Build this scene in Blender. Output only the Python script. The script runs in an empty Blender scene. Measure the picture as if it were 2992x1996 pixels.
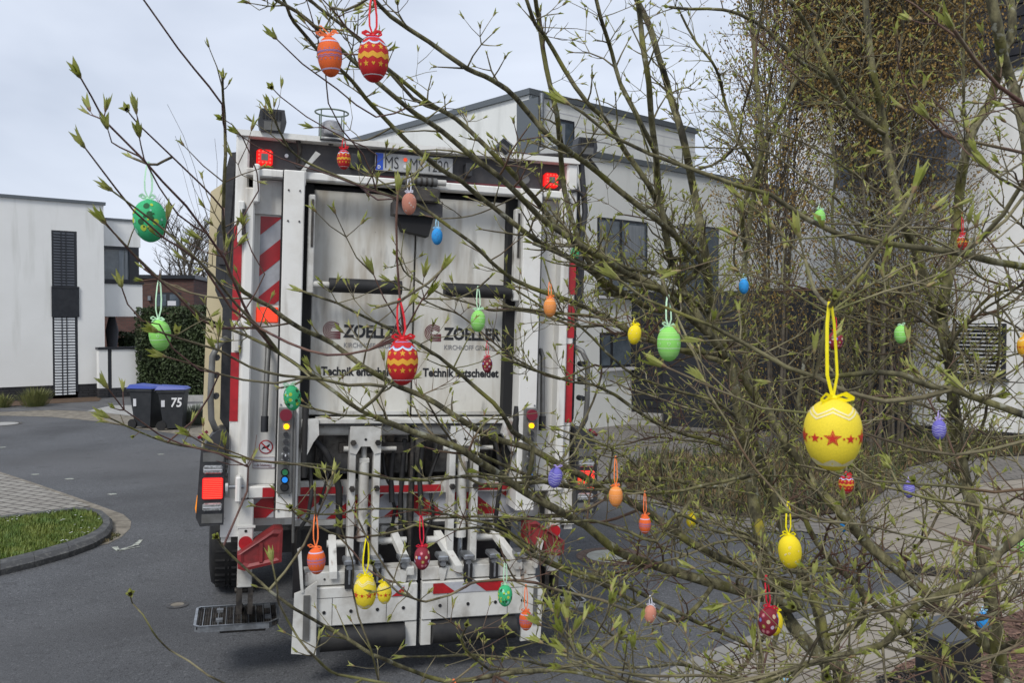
import bpy, bmesh, math, random
from math import radians as R, sin, cos, pi
from mathutils import Vector as V, Matrix, noise
random.seed(7)
S = bpy.context.scene
COL = S.collection
# ------------------------------------------------------------------ camera, sky, sun, exposure
F, CX, CY, HZ, H = 2600., 1496., 998., 940., 2.3      # focal length in photo pixels, centre, horizon row, eye height
PITCH = math.atan((CY-HZ)/F)
cd = bpy.data.cameras.new('camera'); cam = bpy.data.objects.new('camera', cd); COL.objects.link(cam)
cam.location = (0, 0, H); cam.rotation_euler = (pi/2-PITCH, 0, 0)
cd.sensor_width = 36; cd.lens = F/2992*36; cd.clip_start = .05; cd.clip_end = 500
cd.dof.use_dof = True; cd.dof.focus_distance = 3.4; cd.dof.aperture_fstop = 26
S.camera = cam
S.view_settings.view_transform = 'Standard'; S.view_settings.look = 'None'; S.view_settings.gamma = 1
S.view_settings.exposure = 0.66
w = bpy.data.worlds.new('World'); S.world = w; w.use_nodes = True
nt = w.node_tree; N = nt.nodes; L = nt.links; N.clear()
out = N.new('ShaderNodeOutputWorld'); bg = N.new('ShaderNodeBackground'); sky = N.new('ShaderNodeTexSky')
sky.sky_type = 'NISHITA'; sky.sun_disc = False; sky.sun_elevation = R(48); sky.sun_rotation = R(200); sky.air_density = 1.2; sky.dust_density = 2
tc = N.new('ShaderNodeTexCoord'); no = N.new('ShaderNodeTexNoise'); no.inputs['Scale'].default_value = 2.6; no.inputs['Detail'].default_value = 4; no.inputs['Distortion'].default_value = .4
mp = N.new('ShaderNodeMapping'); mp.inputs['Scale'].default_value = (1, 1, 2.6)
cr = N.new('ShaderNodeValToRGB'); cr.color_ramp.elements[0].position = .33; cr.color_ramp.elements[0].color = (4.5, 5.0, 6.0, 1)
cr.color_ramp.elements[1].position = .68; cr.color_ramp.elements[1].color = (6.3, 6.8, 7.8, 1)
mx = N.new('ShaderNodeMixRGB'); mx.inputs[0].default_value = .92; bg.inputs['Strength'].default_value = .085
L.new(tc.outputs['Generated'], mp.inputs[0]); L.new(mp.outputs[0], no.inputs['Vector']); L.new(no.outputs['Fac'], cr.inputs[0])
L.new(sky.outputs[0], mx.inputs[1]); L.new(cr.outputs[0], mx.inputs[2]); L.new(mx.outputs[0], bg.inputs[0]); L.new(bg.outputs[0], out.inputs[0])
sd = bpy.data.lights.new('sun', 'SUN'); sd.energy = 1.5; sd.angle = R(18); sd.color = (1, .97, .92)
sun = bpy.data.objects.new('sun', sd); COL.objects.link(sun); sun.rotation_euler = (R(42), 0, R(-20+0))

# ------------------------------------------------------------------ measuring helpers (photo pixel + real distance -> metres)
_c, _s = cos(PITCH), sin(PITCH)
def ray(u, v):
    x, z = (u-CX)/F, -(v-CY)/F
    return V((x, _c+z*_s, -_s+z*_c))
def at(u, v, d): return V((0, 0, H))+ray(u, v)*d
def G(u, v, z=0.):
    r = ray(u, v); return V((0, 0, H))+r*((z-H)/r.z)
CR = {'c9': (.3444, 840, 1200), 'ov': (1.2732, 0, 0), 'c1': (.3827, 560, 300), 'c2': (.3826, 1100, 300), 'c3': (.3827, 560, 880), 'c4': (.3826, 1100, 880), 'c5': (.3546, 560, 1440),
      'c6': (.3546, 1100, 1440), 'e3': (.4464, 1100, 200), 'h1': (.4848, 0, 540), 'h2': (.5076, 0, 1200), 'e7': (.4759, 1500, 1250), 'e8': (.4759, 2242, 1250),
      'e5': (.4464, 1600, 600), 'e6': (.4464, 2250, 600), 'e4': (.4464, 2000, 0), 'px': (1, 0, 0), 'a1': (.4719, 0, 0), 'a2': (.4254, 1000, 0)}
def cc(k, pts):
    s, a, b = CR[k]; return [(a+s*x, b+s*y) for x, y in pts]

# ------------------------------------------------------------------ materials
MATS = {}
def mat(name, col, rough=.6, metal=0., col2=None, scale=8., lo=.4, hi=.6, bump=0., bscale=None, emit=None, estr=1., stretch=(1, 1, 1), detail=6, alpha=None, spec=None, coord='Object'):
    if name in MATS: return MATS[name]
    m = bpy.data.materials.new(name); m.use_nodes = True; MATS[name] = m
    n = m.node_tree.nodes; l = m.node_tree.links; b = n['Principled BSDF']
    b.inputs['Base Color'].default_value = (*col, 1); b.inputs['Roughness'].default_value = rough; b.inputs['Metallic'].default_value = metal
    if spec is not None: b.inputs['Specular IOR Level'].default_value = spec
    if col2 or bump:
        t = n.new('ShaderNodeTexCoord'); mm = n.new('ShaderNodeMapping'); mm.inputs['Scale'].default_value = stretch
        l.new(t.outputs[coord], mm.inputs[0])
    if col2:
        x = n.new('ShaderNodeTexNoise'); x.inputs['Scale'].default_value = scale; x.inputs['Detail'].default_value = detail; x.inputs['Roughness'].default_value = .65
        r = n.new('ShaderNodeValToRGB'); r.color_ramp.elements[0].position = lo; r.color_ramp.elements[1].position = hi
        r.color_ramp.elements[0].color = (*col, 1); r.color_ramp.elements[1].color = (*col2, 1)
        l.new(mm.outputs[0], x.inputs['Vector']); l.new(x.outputs['Fac'], r.inputs[0]); l.new(r.outputs[0], b.inputs['Base Color'])
    if bump:
        x2 = n.new('ShaderNodeTexNoise'); x2.inputs['Scale'].default_value = bscale or scale*3; x2.inputs['Detail'].default_value = 6
        bb = n.new('ShaderNodeBump'); bb.inputs['Strength'].default_value = bump; bb.inputs['Distance'].default_value = .01
        l.new(mm.outputs[0], x2.inputs['Vector']); l.new(x2.outputs['Fac'], bb.inputs['Height']); l.new(bb.outputs[0], b.inputs['Normal'])
    if emit: b.inputs['Emission Color'].default_value = (*emit, 1); b.inputs['Emission Strength'].default_value = estr
    if alpha is not None: b.inputs['Alpha'].default_value = alpha
    return m
def layer(m, col, scale, lo, hi, stretch=(1, 1, 1), seed=0., amt=1., detail=5):
    """lay a noise shaped stain over the base colour"""
    n = m.node_tree.nodes; l = m.node_tree.links; b = n['Principled BSDF']
    t = n.new('ShaderNodeTexCoord'); mm = n.new('ShaderNodeMapping'); mm.inputs['Scale'].default_value = stretch; mm.inputs['Location'].default_value = (seed, seed*.7, seed*1.3)
    x = n.new('ShaderNodeTexNoise'); x.inputs['Scale'].default_value = scale; x.inputs['Detail'].default_value = detail
    mr = n.new('ShaderNodeMapRange'); mr.inputs[1].default_value = lo; mr.inputs[2].default_value = hi; mr.inputs[4].default_value = amt
    mi = n.new('ShaderNodeMixRGB'); mi.inputs[2].default_value = (*col, 1)
    l.new(t.outputs['Object'], mm.inputs[0]); l.new(mm.outputs[0], x.inputs['Vector']); l.new(x.outputs['Fac'], mr.inputs[0]); l.new(mr.outputs[0], mi.inputs[0])
    if b.inputs['Base Color'].links: l.new(b.inputs['Base Color'].links[0].from_socket, mi.inputs[1])
    else: mi.inputs[1].default_value = b.inputs['Base Color'].default_value
    l.new(mi.outputs[0], b.inputs['Base Color']); return m
def brick(name, c1, c2, mortar, bw, bh, rot=0., msize=.012, rough=.85, coord='Object', bias=0., bump=.5, offs=.5, axis=None):
    m = mat(name, c1, rough); n = m.node_tree.nodes; l = m.node_tree.links; b = n['Principled BSDF']
    t = n.new('ShaderNodeTexCoord'); mm = n.new('ShaderNodeMapping'); mm.inputs['Rotation'].default_value = axis or (0, 0, rot)
    k = n.new('ShaderNodeTexBrick'); k.inputs['Scale'].default_value = 1; k.inputs['Brick Width'].default_value = bw; k.inputs['Row Height'].default_value = bh
    k.inputs['Mortar Size'].default_value = msize; k.inputs['Mortar Smooth'].default_value = .3; k.offset = offs; k.inputs['Bias'].default_value = bias
    k.inputs['Color1'].default_value = (*c1, 1); k.inputs['Color2'].default_value = (*c2, 1); k.inputs['Mortar'].default_value = (*mortar, 1)
    l.new(t.outputs[coord], mm.inputs[0]); l.new(mm.outputs[0], k.inputs['Vector']); l.new(k.outputs['Color'], b.inputs['Base Color'])
    bb = n.new('ShaderNodeBump'); bb.inputs['Strength'].default_value = bump; bb.inputs['Distance'].default_value = .01; bb.invert = True
    l.new(k.outputs['Fac'], bb.inputs['Height']); l.new(bb.outputs[0], b.inputs['Normal'])
    return m
white = mat('truck_white', (.70, .69, .65), .42, col2=(.52, .49, .43), scale=2.2, lo=.5, hi=.8, bump=.05, bscale=30)
layer(white, (.17, .125, .08), 3.5, .56, .8, (4, 1, .5), 2., .6); layer(white, (.09, .07, .05), 60, .72, .78, (1, 1, 1), 5, .6)
door_m = mat('truck_door_dirty', (.63, .62, .57), .5, col2=(.50, .475, .41), scale=1.6, lo=.4, hi=.7, bump=.12, bscale=9)
layer(door_m, (.27, .21, .13), 2.4, .48, .72, (5, 1, .7), 3., .65); layer(door_m, (.05, .042, .035), 3., .60, .8, (3, 1, .8), 9., .75); layer(door_m, (.1, .09, .07), 45, .72, .77, (1, 1, 1), 1, .6)
worn = mat('lift_white_worn', (.58, .575, .54), .5, col2=(.33, .305, .26), scale=5, lo=.45, hi=.75, bump=.1, bscale=25)
layer(worn, (.08, .065, .05), 7, .62, .72, (1, 1, .6), 4., .85); layer(worn, (.16, .07, .03), 12, .64, .70, (1, 1, .4), 8., .7); layer(worn, (.1, .09, .08), 3, .5, .75, (2, 1, 1), 12., .45)
black = mat('black_plastic', (.018, .019, .022), .5, col2=(.035, .035, .037), scale=12, bump=.08)
slot = mat('black_gap', (.008, .008, .009), .8)
gunk = mat('greasy_black_metal', (.022, .02, .019), .45, .3, col2=(.07, .06, .05), scale=14, bump=.3)
rubber = mat('rubber_black', (.009, .009, .01), .7, col2=(.02, .019, .018), scale=9, bump=.15)
panelg = mat('grey_panel', (.16, .16, .155), .5, .3, col2=(.11, .108, .1), scale=7)
darkp = mat('soot_dark_panel', (.035, .033, .036), .55, col2=(.065, .058, .056), scale=5, bump=.1)
hollow = mat('hopper_inside', (.26, .25, .235), .7, col2=(.055, .05, .045), scale=4, bump=.2)
redfilm = mat('red_reflective', (.42, .012, .018), .35, col2=(.3, .01, .014), scale=9)
silverfilm = mat('silver_reflective', (.42, .43, .46), .4, col2=(.34, .345, .37), scale=9)
maroon = mat('maroon_strip', (.13, .018, .022), .5)
redpl = mat('red_plastic', (.23, .022, .024), .5, col2=(.14, .018, .018), scale=8, bump=.1)
cream = mat('cream_panel', (.64, .55, .35), .55, col2=(.53, .45, .28), scale=3)
steel = mat('galvanised', (.36, .38, .40), .35, .7, col2=(.24, .25, .26), scale=20)
chrome = mat('piston_rod', (.45, .48, .52), .22, .9)
redlit = mat('tail_lamp_lit', (.5, .008, .008), .4, emit=(1., .006, .004), estr=.45)
reddot = mat('tail_lamp_row', (.9, .1, .06), .4, emit=(1., .05, .03), estr=.6)
clearl = mat('clear_lens', (.42, .43, .43), .15, .3, col2=(.22, .22, .22), scale=60)
amber = mat('amber_lens', (.8, .25, .01), .3, emit=(1, .3, 0), estr=.25)
yellow_lit = mat('yellow_button_lit', (.9, .4, 0), .3, emit=(1., .45, 0.), estr=1.4)
orangelit = mat('orange_lamp', (.75, .06, .01), .4, emit=(1., .07, .01), estr=.3)
bluelit = mat('blue_button', (.02, .2, .62), .4, emit=(0, .25, .9), estr=.25)
greenb = mat('green_button', (.02, .16, .06), .4)
redbtn = mat('red_button', (.17, .01, .025), .45)
plate_m = mat('plate_white', (.40, .405, .41), .4, col2=(.28, .28, .27), scale=12)
blue_eu = mat('plate_blue', (.01, .06, .4), .4)
ink = mat('black_print', (.012, .012, .014), .5)
greyink = mat('grey_print', (.16, .16, .17), .5)
sticker = mat('sticker_white', (.6, .6, .62), .4)

# ------------------------------------------------------------------ mesh builder
class MB:
    def __init__(s, xf=None): s.v = []; s.f = []; s.mi = []; s.m = []; s.sm = []; s.xf = xf
    def _m(s, m):
        if m not in s.m: s.m.append(m)
        return s.m.index(m)
    def add(s, vs, fs, m, smooth=False):
        b = len(s.v); s.v += [tuple(v) for v in vs]; i = s._m(m)
        for f in fs: s.f.append([b+k for k in f]); s.mi.append(i); s.sm.append(smooth)
        return s
    def box(s, x0, x1, y0, y1, z0, z1, m, bev=0.):
        if bev:
            b = bev; pr = [(x0+b, z0), (x1-b, z0), (x1, z0+b), (x1, z1-b), (x1-b, z1), (x0+b, z1), (x0, z1-b), (x0, z0+b)]
            pi_ = [(min(max(x, x0+b), x1-b), min(max(z, z0+b), z1-b)) for x, z in pr]
            n = 8; vs = [(x, y0, z) for x, z in pi_]+[(x, y0+b, z) for x, z in pr]+[(x, y1, z) for x, z in pr]
            fs = [list(range(n))]+[[k+j, k+(j+1) % n, k+n+(j+1) % n, k+n+j] for k in (0, n) for j in range(n)]+[list(range(3*n-1, 2*n-1, -1))]
            return s.add(vs, fs, m)
        return s.add([(x, y, z) for z in (z0, z1) for y in (y0, y1) for x in (x0, x1)],
                     [(0, 2, 3, 1), (4, 5, 7, 6), (0, 1, 5, 4), (2, 6, 7, 3), (0, 4, 6, 2), (1, 3, 7, 5)], m)
    def prism(s, pts, y0, y1, m):      # polygon in x,z extruded along y
        n = len(pts)
        return s.add([(x, y0, z) for x, z in pts]+[(x, y1, z) for x, z in pts],
                     [list(range(n)), list(range(2*n-1, n-1, -1))]+[[i, (i+1) % n, n+(i+1) % n, n+i] for i in range(n)], m)
    def slab(s, pts, z0, z1, m):       # polygon in x,y extruded along z
        n = len(pts)
        return s.add([(p[0], p[1], z0) for p in pts]+[(p[0], p[1], z1) for p in pts],
                     [list(range(n-1, -1, -1)), list(range(n, 2*n))]+[[i, (i+1) % n, n+(i+1) % n, n+i] for i in range(n)], m)
    def tube(s, pts, r, m, n=10, caps=True, r2=None, smooth=True):
        pts = [V(p) for p in pts]; k = len(pts); rs = r if isinstance(r, (list, tuple)) else [r+(((r2 if r2 is not None else r)-r)*i/max(1, k-1)) for i in range(k)]
        vs = []; up = None
        for i, p in enumerate(pts):
            t = (pts[min(i+1, k-1)]-pts[max(i-1, 0)]).normalized()
            if up is None: up = (V((0, 0, 1)) if abs(t.z) < .9 else V((1, 0, 0)))
            a = t.cross(up)
            if a.length < 1e-5: a = t.cross(V((0, 1, 0)))
            a.normalize(); b_ = a.cross(t); up = b_
            for j in range(n):
                q = 2*pi*j/n; vs.append(p+a*cos(q)*rs[i]+b_*sin(q)*rs[i])
        fs = [[i*n+j, i*n+(j+1) % n, (i+1)*n+(j+1) % n, (i+1)*n+j] for i in range(k-1) for j in range(n)]
        s.add(vs, fs, m, smooth)
        if caps: s.add(vs[:n]+vs[-n:], [list(range(n-1, -1, -1)), list(range(n, 2*n))], m)
        return s
    def disc(s, x, z, r, y0, y1, m, n=18): return s.tube([(x, y1, z), (x, y0, z)], r, m, n, smooth=False)
    def build(s, name, parent=None, link=True):
        me = bpy.data.meshes.new(name)
        vs = [s.xf(v) for v in s.v] if s.xf else s.v
        me.from_pydata(vs, [], s.f)
        for m in s.m: me.materials.append(m)
        me.polygons.foreach_set('material_index', s.mi); me.polygons.foreach_set('use_smooth', s.sm); me.update()
        o = bpy.data.objects.new(name, me); COL.objects.link(o)
        if parent: o.parent = parent
        return o
def thing(name, label, cat, loc=(0, 0, 0), rz=0., group=None):
    o = bpy.data.objects.new(name, None); COL.objects.link(o); o.location = loc; o.rotation_euler = (0, 0, rz); o['label'] = label; o['category'] = cat
    o.empty_display_size = .1
    if group: o['group'] = group
    return o
def tag(o, label, cat, group=None):
    o['label'] = label; o['category'] = cat
    if group: o['group'] = group
    return o
def struct(o): o['kind'] = 'structure'; return o
def text_mesh(name, txt, size, m, parent, loc, rot, bold=0., sx=1., ext=.0008, align='LEFT', shear=0.):
    cu = bpy.data.curves.new(name, 'FONT'); cu.body = txt; cu.size = size; cu.extrude = ext; cu.offset = bold; cu.align_x = align; cu.shear = shear; cu.resolution_u = 3
    t = bpy.data.objects.new(name+'_tmp', cu); COL.objects.link(t); bpy.context.view_layer.update()
    me = bpy.data.meshes.new_from_object(t.evaluated_get(bpy.context.evaluated_depsgraph_get())); bpy.data.objects.remove(t)
    me.materials.clear(); me.materials.append(m)
    o = bpy.data.objects.new(name, me); COL.objects.link(o); o.location = loc; o.rotation_euler = rot; o.scale = (sx, 1, 1); o.parent = parent
    return o

# ------------------------------------------------------------------ the refuse truck (its own frame: x right, y forward, z up; root on the road)
DZ = -.2
th, ro = R(16.6), .03
tx = V((cos(th), sin(th), 0)); ty = V((-sin(th), cos(th), 0)); tz = V((0, 0, 1))
M4 = Matrix.Identity(4)
for i, a in enumerate((tx*cos(ro)-tz*sin(ro), ty, tz*cos(ro)+tx*sin(ro))):
    for j in range(3): M4[j][i] = a[j]
M4.translation = V((-.693, 5.857, 0))
truck = thing('garbage_truck', 'dirty white rear loading refuse truck with raised shutter, stopped on the road behind the shrub', 'garbage truck')
truck.matrix_world = M4
TX = lambda v: (v[0], v[1], v[2]+DZ)
def tb(): return MB(TX)
def mir(x): return -.072-x      # mirror about the truck's centre line
# container and hopper
b = tb(); b.box(-1.13, .99, .62, 2.3, 1.15, 3.58, white); b.box(-1.15, 1.02, 2.3, 8.2, 1.15, 3.45, white); b.build('container', truck)
b = tb(); b.box(-.68, .62, .26, .29, 1.46, 1.73, hollow); b.box(-1.0, .9, .55, .6, 1.2, 1.86, hollow); b.box(-1.0, .9, .12, .6, 1.12, 1.2, hollow); b.build('hopper', truck)
b = tb(); b.box(-.9, .8, 2.3, 9.6, .62, 1.1, gunk); b.box(-.86, .78, .62, 2.3, .85, 1.14, darkp); b.build('chassis', truck)
b = tb(); b.box(-1.15, 1.05, 8.35, 10.3, .75, 3.1, white, .08); b.build('cab', truck)
# rear frame
b = tb()
for sx in (0, 1):
    X = (lambda x: x) if not sx else mir
    def bx(x0, x1, *a, **k):
        p, q = sorted((X(x0), X(x1))); b.box(p, q, *a, **k)
    bx(-1.165, -1.085, -.03, .6, 1.13, 3.62, white, bev=.012)
    bx(-1.105, -1.045, -.07, .05, 1.367, 3.30, white, bev=.01)
    bx(-1.045, -.88, .04, .12, 1.44, 3.365, white)
    bx(-1.045, -.88, .02, .039, 3.15, 3.365, white)
b.box(-1.165, 1.095, -.05, .6, 3.62, 3.655, white)
b.box(-1.085, 1.01, .05, .6, 3.40, 3.619, darkp)
b.box(-.35, .7, .044, .049, 3.405, 3.452, maroon)
b.build('rear_frame', truck)
b = tb(); b.box(-1.105, 1.03, -.09, .0, 3.366, 3.418, white, .008); b.box(-1.06, -1.02, -.12, -.06, 3.2, 3.44, white, .01); b.box(mir(-1.02), mir(-1.06), -.12, -.06, 3.2, 3.44, white, .01); b.build('top_crossbar', truck)
for sx in (0, 1):
    X = (lambda x: x) if not sx else mir
    p, q = sorted((X(-.878), X(-.75)))
    b = tb(); b.box(p, q, -.13, .1, 1.25, 3.415, white, .006)
    for z in (3.29, 3.10):
        for x in (p+.03, q-.03): b.disc(x, z, .006, -.136, -.13, gunk, 8)
    b.box(min(X(-.884), X(-.879)), max(X(-.884), X(-.879)), -.125, .1, 1.3, 3.41, slot)
    b.build('lift_beam', truck)
    p, q = sorted((X(-.749), X(-.685))); b = tb(); b.box(p, q, .02, .3, 1.5, 3.36, slot); b.build('dark_gap_strip', truck)  # flat black strip stands in for the shaded gap between beam and shutter
b = tb(); b.box(-.74, .67, .12, .16, 3.335, 3.366, slot); b.build('shutter_gap', truck)
# small hardware on the left column
b = tb(); b.box(-1.145, -1.105, -.1, -.03, 2.95, 3.21, white, .008); b.box(-1.12, -1.10, -.104, -.07, 3.0, 3.16, gunk); b.build('hinge', truck)
b = tb(); b.box(-1.15, -1.115, -.1, -.03, 2.28, 2.47, white, .008); b.build('hinge', truck)
b = tb(); b.box(-1.12, -1.085, -.16, -.07, 1.36, 1.52, white, .01); b.tube([(-1.16, -.1, 1.45), (-1.07, -.1, 1.45)], .013, steel, 8); b.build('latch', truck)
# door panels with print
for k, (x0, x1) in enumerate(((-.68, -.012), (.0, .672))):
    b = tb(); b.box(x0, x1, .1, .16, 1.872, 3.338, door_m, .006); b.box(x0+.05, x1-.05, .094, .1, 1.876, 1.9, worn)
    d = b.build('shutter_panel', truck)
    ox = -.605 if k == 0 else .067
    f_ = (R(90), 0, 0)
    text_mesh('lettering', 'ZOELLER', .112, ink, d, (ox+.14, .098, 2.388+DZ), f_, .0042, .86)
    text_mesh('lettering', 'KIRCHHOFF GRUPPE', .046, greyink, d, (ox+.14, .098, 2.318+DZ), f_, .0, .83)
    text_mesh('lettering', 'Technik entscheidet', .077, ink, d, (ox, .098, 2.135+DZ), f_, .0026, .84)
    b = tb()                                                                     # striped curl emblem
    for i in range(5):
        rr = .058-.0105*i; pts = []
        for j in range(15):
            a = R(80)+R(200)*j/14; pts.append((ox+.062+cos(a)*rr, 2.43+sin(a)*rr))
        ln = .045
        inner = [(ox+.062+(x-ox-.062)*(1-.0052/rr), 2.43+(z-2.43)*(1-.0052/rr)) for x, z in pts]
        vs = [(x, .097, z) for x, z in pts]+[(x, .097, z) for x, z in inner]; n_ = len(pts)
        b.add(vs, [[j, j+1, n_+j+1, n_+j] for j in range(n_-1)], maroon)
        x, z = pts[-1]; xi, zi = inner[-1]
        b.add([(x, .0969, z), (xi, .0969, zi), (ox+.118, .0969, zi+.004), (ox+.118, .0969, z+.0)], [(0, 1, 2, 3)], maroon)
        x, z = pts[0]
        if i < 4: b.add([(x, .0968, z), (ox+.108, .0968, z-.014), (ox+.108, .0968, z-.020), (x, .0968, z-.0052)], [(0, 1, 2, 3)], maroon)
    b.build('emblem', d)
# black bumper rollers with their arms
for (x0, x1, xa) in ((-.583, -.12, -.70), (.165, .62, .655)):
    b = tb(); b.tube([(x0, -.06, 2.717), (x1, -.06, 2.717)], .046, rubber, 20); o = b.build('bumper_roller', truck)
    b = tb(); xe = x0 if xa < 0 else x1
    b.tube([(xa, -.06, 2.717), (xe, -.06, 2.717)], .022, worn, 10); b.box(xa-.022, xa+.02, -.085, -.03, 2.66, 3.28, worn, .006); b.box(xa-.005, xa+.01, -.09, -.086, 2.95, 3.25, gunk)
    b.build('roller_arm', truck)
b = tb()
b.box(-.18, .1, -.16, .02, 3.27, 3.36, gunk, .01); b.box(-.19, .13, -.1, .04, 3.19, 3.275, darkp); b.prism([(-.16, 3.19), (.08, 3.19), (.05, 3.06), (-.12, 3.09)], -.06, .05, slot)
b.tube([(-.17, -.13, 3.405), (.08, -.13, 3.405)], .028, panelg, 12); b.tube([(.08, -.13, 3.405), (.14, -.13, 3.405)], .02, worn, 10)
for i in range(5): b.tube([(-.1+.035*i, -.13, 3.405), (-.088+.035*i, -.13, 3.405)], .032, gunk, 12)
b.build('lock_mechanism', truck)
b = tb(); b.prism([(-.79, 3.40), (-.76, 3.41), (-.66, 3.53), (-.69, 3.545)], -.12, -.09, worn); b.box(-.775, -.745, -.12, -.09, 3.33, 3.42, worn); b.build('lever', truck)
# number plate
b = tb(); b.box(-.303, .213, -.0, .02, 3.478, 3.594, plate_m, .004); b.box(-.30, -.252, -.002, .0, 3.482, 3.59, blue_eu); pl = b.build('number_plate', truck)
text_mesh('lettering', 'MS', .112, ink, pl, (-.245, -.003, 3.496+DZ), (R(90), 0, 0), -.001, .7)
text_mesh('lettering', 'MS 1220', .112, ink, pl, (-.08, -.003, 3.496+DZ), (R(90), 0, 0), -.001, .67)
text_mesh('lettering', 'D', .03, sticker, pl, (-.288, -.004, 3.49+DZ), (R(90), 0, 0), .001, .9)
b = tb(); b.disc(-.107, 3.56, .013, -.004, 0, orangelit, 10); b.disc(-.107, 3.515, .012, -.004, 0, sticker, 10); b.build('inspection_seal', pl)
for x in (-.44, .32): b = tb(); b.box(x-.025, x+.025, -.03, .05, 3.48, 3.57, black, .006); b.build('plate_lamp', truck)
# square red top lamps
for x in (-.994, .912):
    b = tb(); b.box(x-.05, x+.05, .0, .05, 3.455, 3.555, redlit, .014); b.box(x-.021, x+.021, -.004, .0, 3.484, 3.526, panelg)
    lo = b.build('marker_lamp', truck); b = tb()
    for i in range(4):
        for j in range(4):
            if i in (0, 3) or j in (0, 3): b.disc(x-.034+.0227*i, 3.471+.0227*j, .006, -.005, 0, reddot, 8)
    b.build('lamp_diode', lo)
b = tb(); b.disc(-.86, 3.53, .012, .03, .05, sticker); b.disc(-.78, 3.49, .03, .03, .05, darkp); b.disc(.73, 3.5, .03, .03, .05, panelg); b.tube([(-.79, .03, 3.49), (-.78, .0, 3.57), (-.80, -.03, 3.64)], .014, gunk, 8); b.build('cable', truck)
# work lamps
def worklamp(x, z, s=1., tilt=0., ry=0.):
    r = bpy.data.objects.new('work_lamp', None)
    b = MB(); s_ = s
    b.prism([(-.062, -.06), (.062, -.06), (.078, .0), (.066, .068), (-.066, .068), (-.078, .0)], -.03, .09, black)
    for i in range(6): b.box(-.052+.018*i, -.042+.018*i, -.034, -.0305, .01, .056, slot)
    o = b.build('work_lamp', truck); o.location = (x, -.05, z+DZ); o.rotation_euler = (R(tilt), R(ry), R(0)); o.scale = (s_, s_, s_)
    b = MB(); b.box(-.045, .045, -.036, -.0305, -.052, -.004, panelg); b.build('lamp_glass', o)
    b = MB(); b.tube([(.03, .04, -.05), (.07, .05, -.09), (.12, .06, -.14)], .012, gunk, 8); b.build('lamp_bracket', o)
worklamp(-.955, 3.715, 1.1); worklamp(1.135, 3.735, .95); worklamp(.55, 3.69, .62, -20, 35)
b = tb(); b.tube([(.72, 0, 3.62), (.80, 0, 3.66), (1.0, 0, 3.68), (1.08, 0, 3.68)], .018, gunk, 8); b.tube([(1.12, 0, 3.66), (1.17, .02, 3.3), (1.14, .0, 3.1), (1.14, .02, 2.9)], .022, black, 8); b.tube([(1.0, -.02, 3.42), (1.08, -.05, 3.44), (1.15, 0, 3.40)], .012, black, 8); b.build('cable', truck)
# beacon and its wire guard
b = tb(); X0, Z0 = -.588, 3.655
prof = [(0, .115), (.035, .112), (.062, .095), (.075, .055), (.078, .025), (.07, .012), (.0, .01)]
vs = []; n_ = 20
for r, z in prof:
    for j in range(n_): a = 2*pi*j/n_; vs.append((X0+r*cos(a), .0+r*sin(a), Z0+z))
b.add(vs, [[i*n_+j, i*n_+(j+1) % n_, (i+1)*n_+(j+1) % n_, (i+1)*n_+j] for i in range(len(prof)-1) for j in range(n_)], mat('beacon_grey', (.2, .2, .21), .5, col2=(.38, .38, .39), scale=14), True)
b.tube([(X0, 0, Z0-.04), (X0, 0, Z0+.02)], .016, black, 10); b.tube([(X0, 0, Z0-.025), (X0, 0, Z0-.015)], .09, black, 18); bc = b.build('beacon', truck)
b = tb(); guard = mat('guard_green', (.13, .17, .13), .5)
for zz in (Z0+.165, ): b.tube([(X0+.105*cos(2*pi*j/20), .105*sin(2*pi*j/20), zz) for j in range(21)], .0055, guard, 6, caps=False)
for j in range(4): a = pi/4+pi/2*j; b.tube([(X0+.1*cos(a), .1*sin(a), Z0-.02), (X0+.1*cos(a), .1*sin(a), Z0+.165)], .0045, guard, 6)
b.build('wire_guard', bc)
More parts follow.
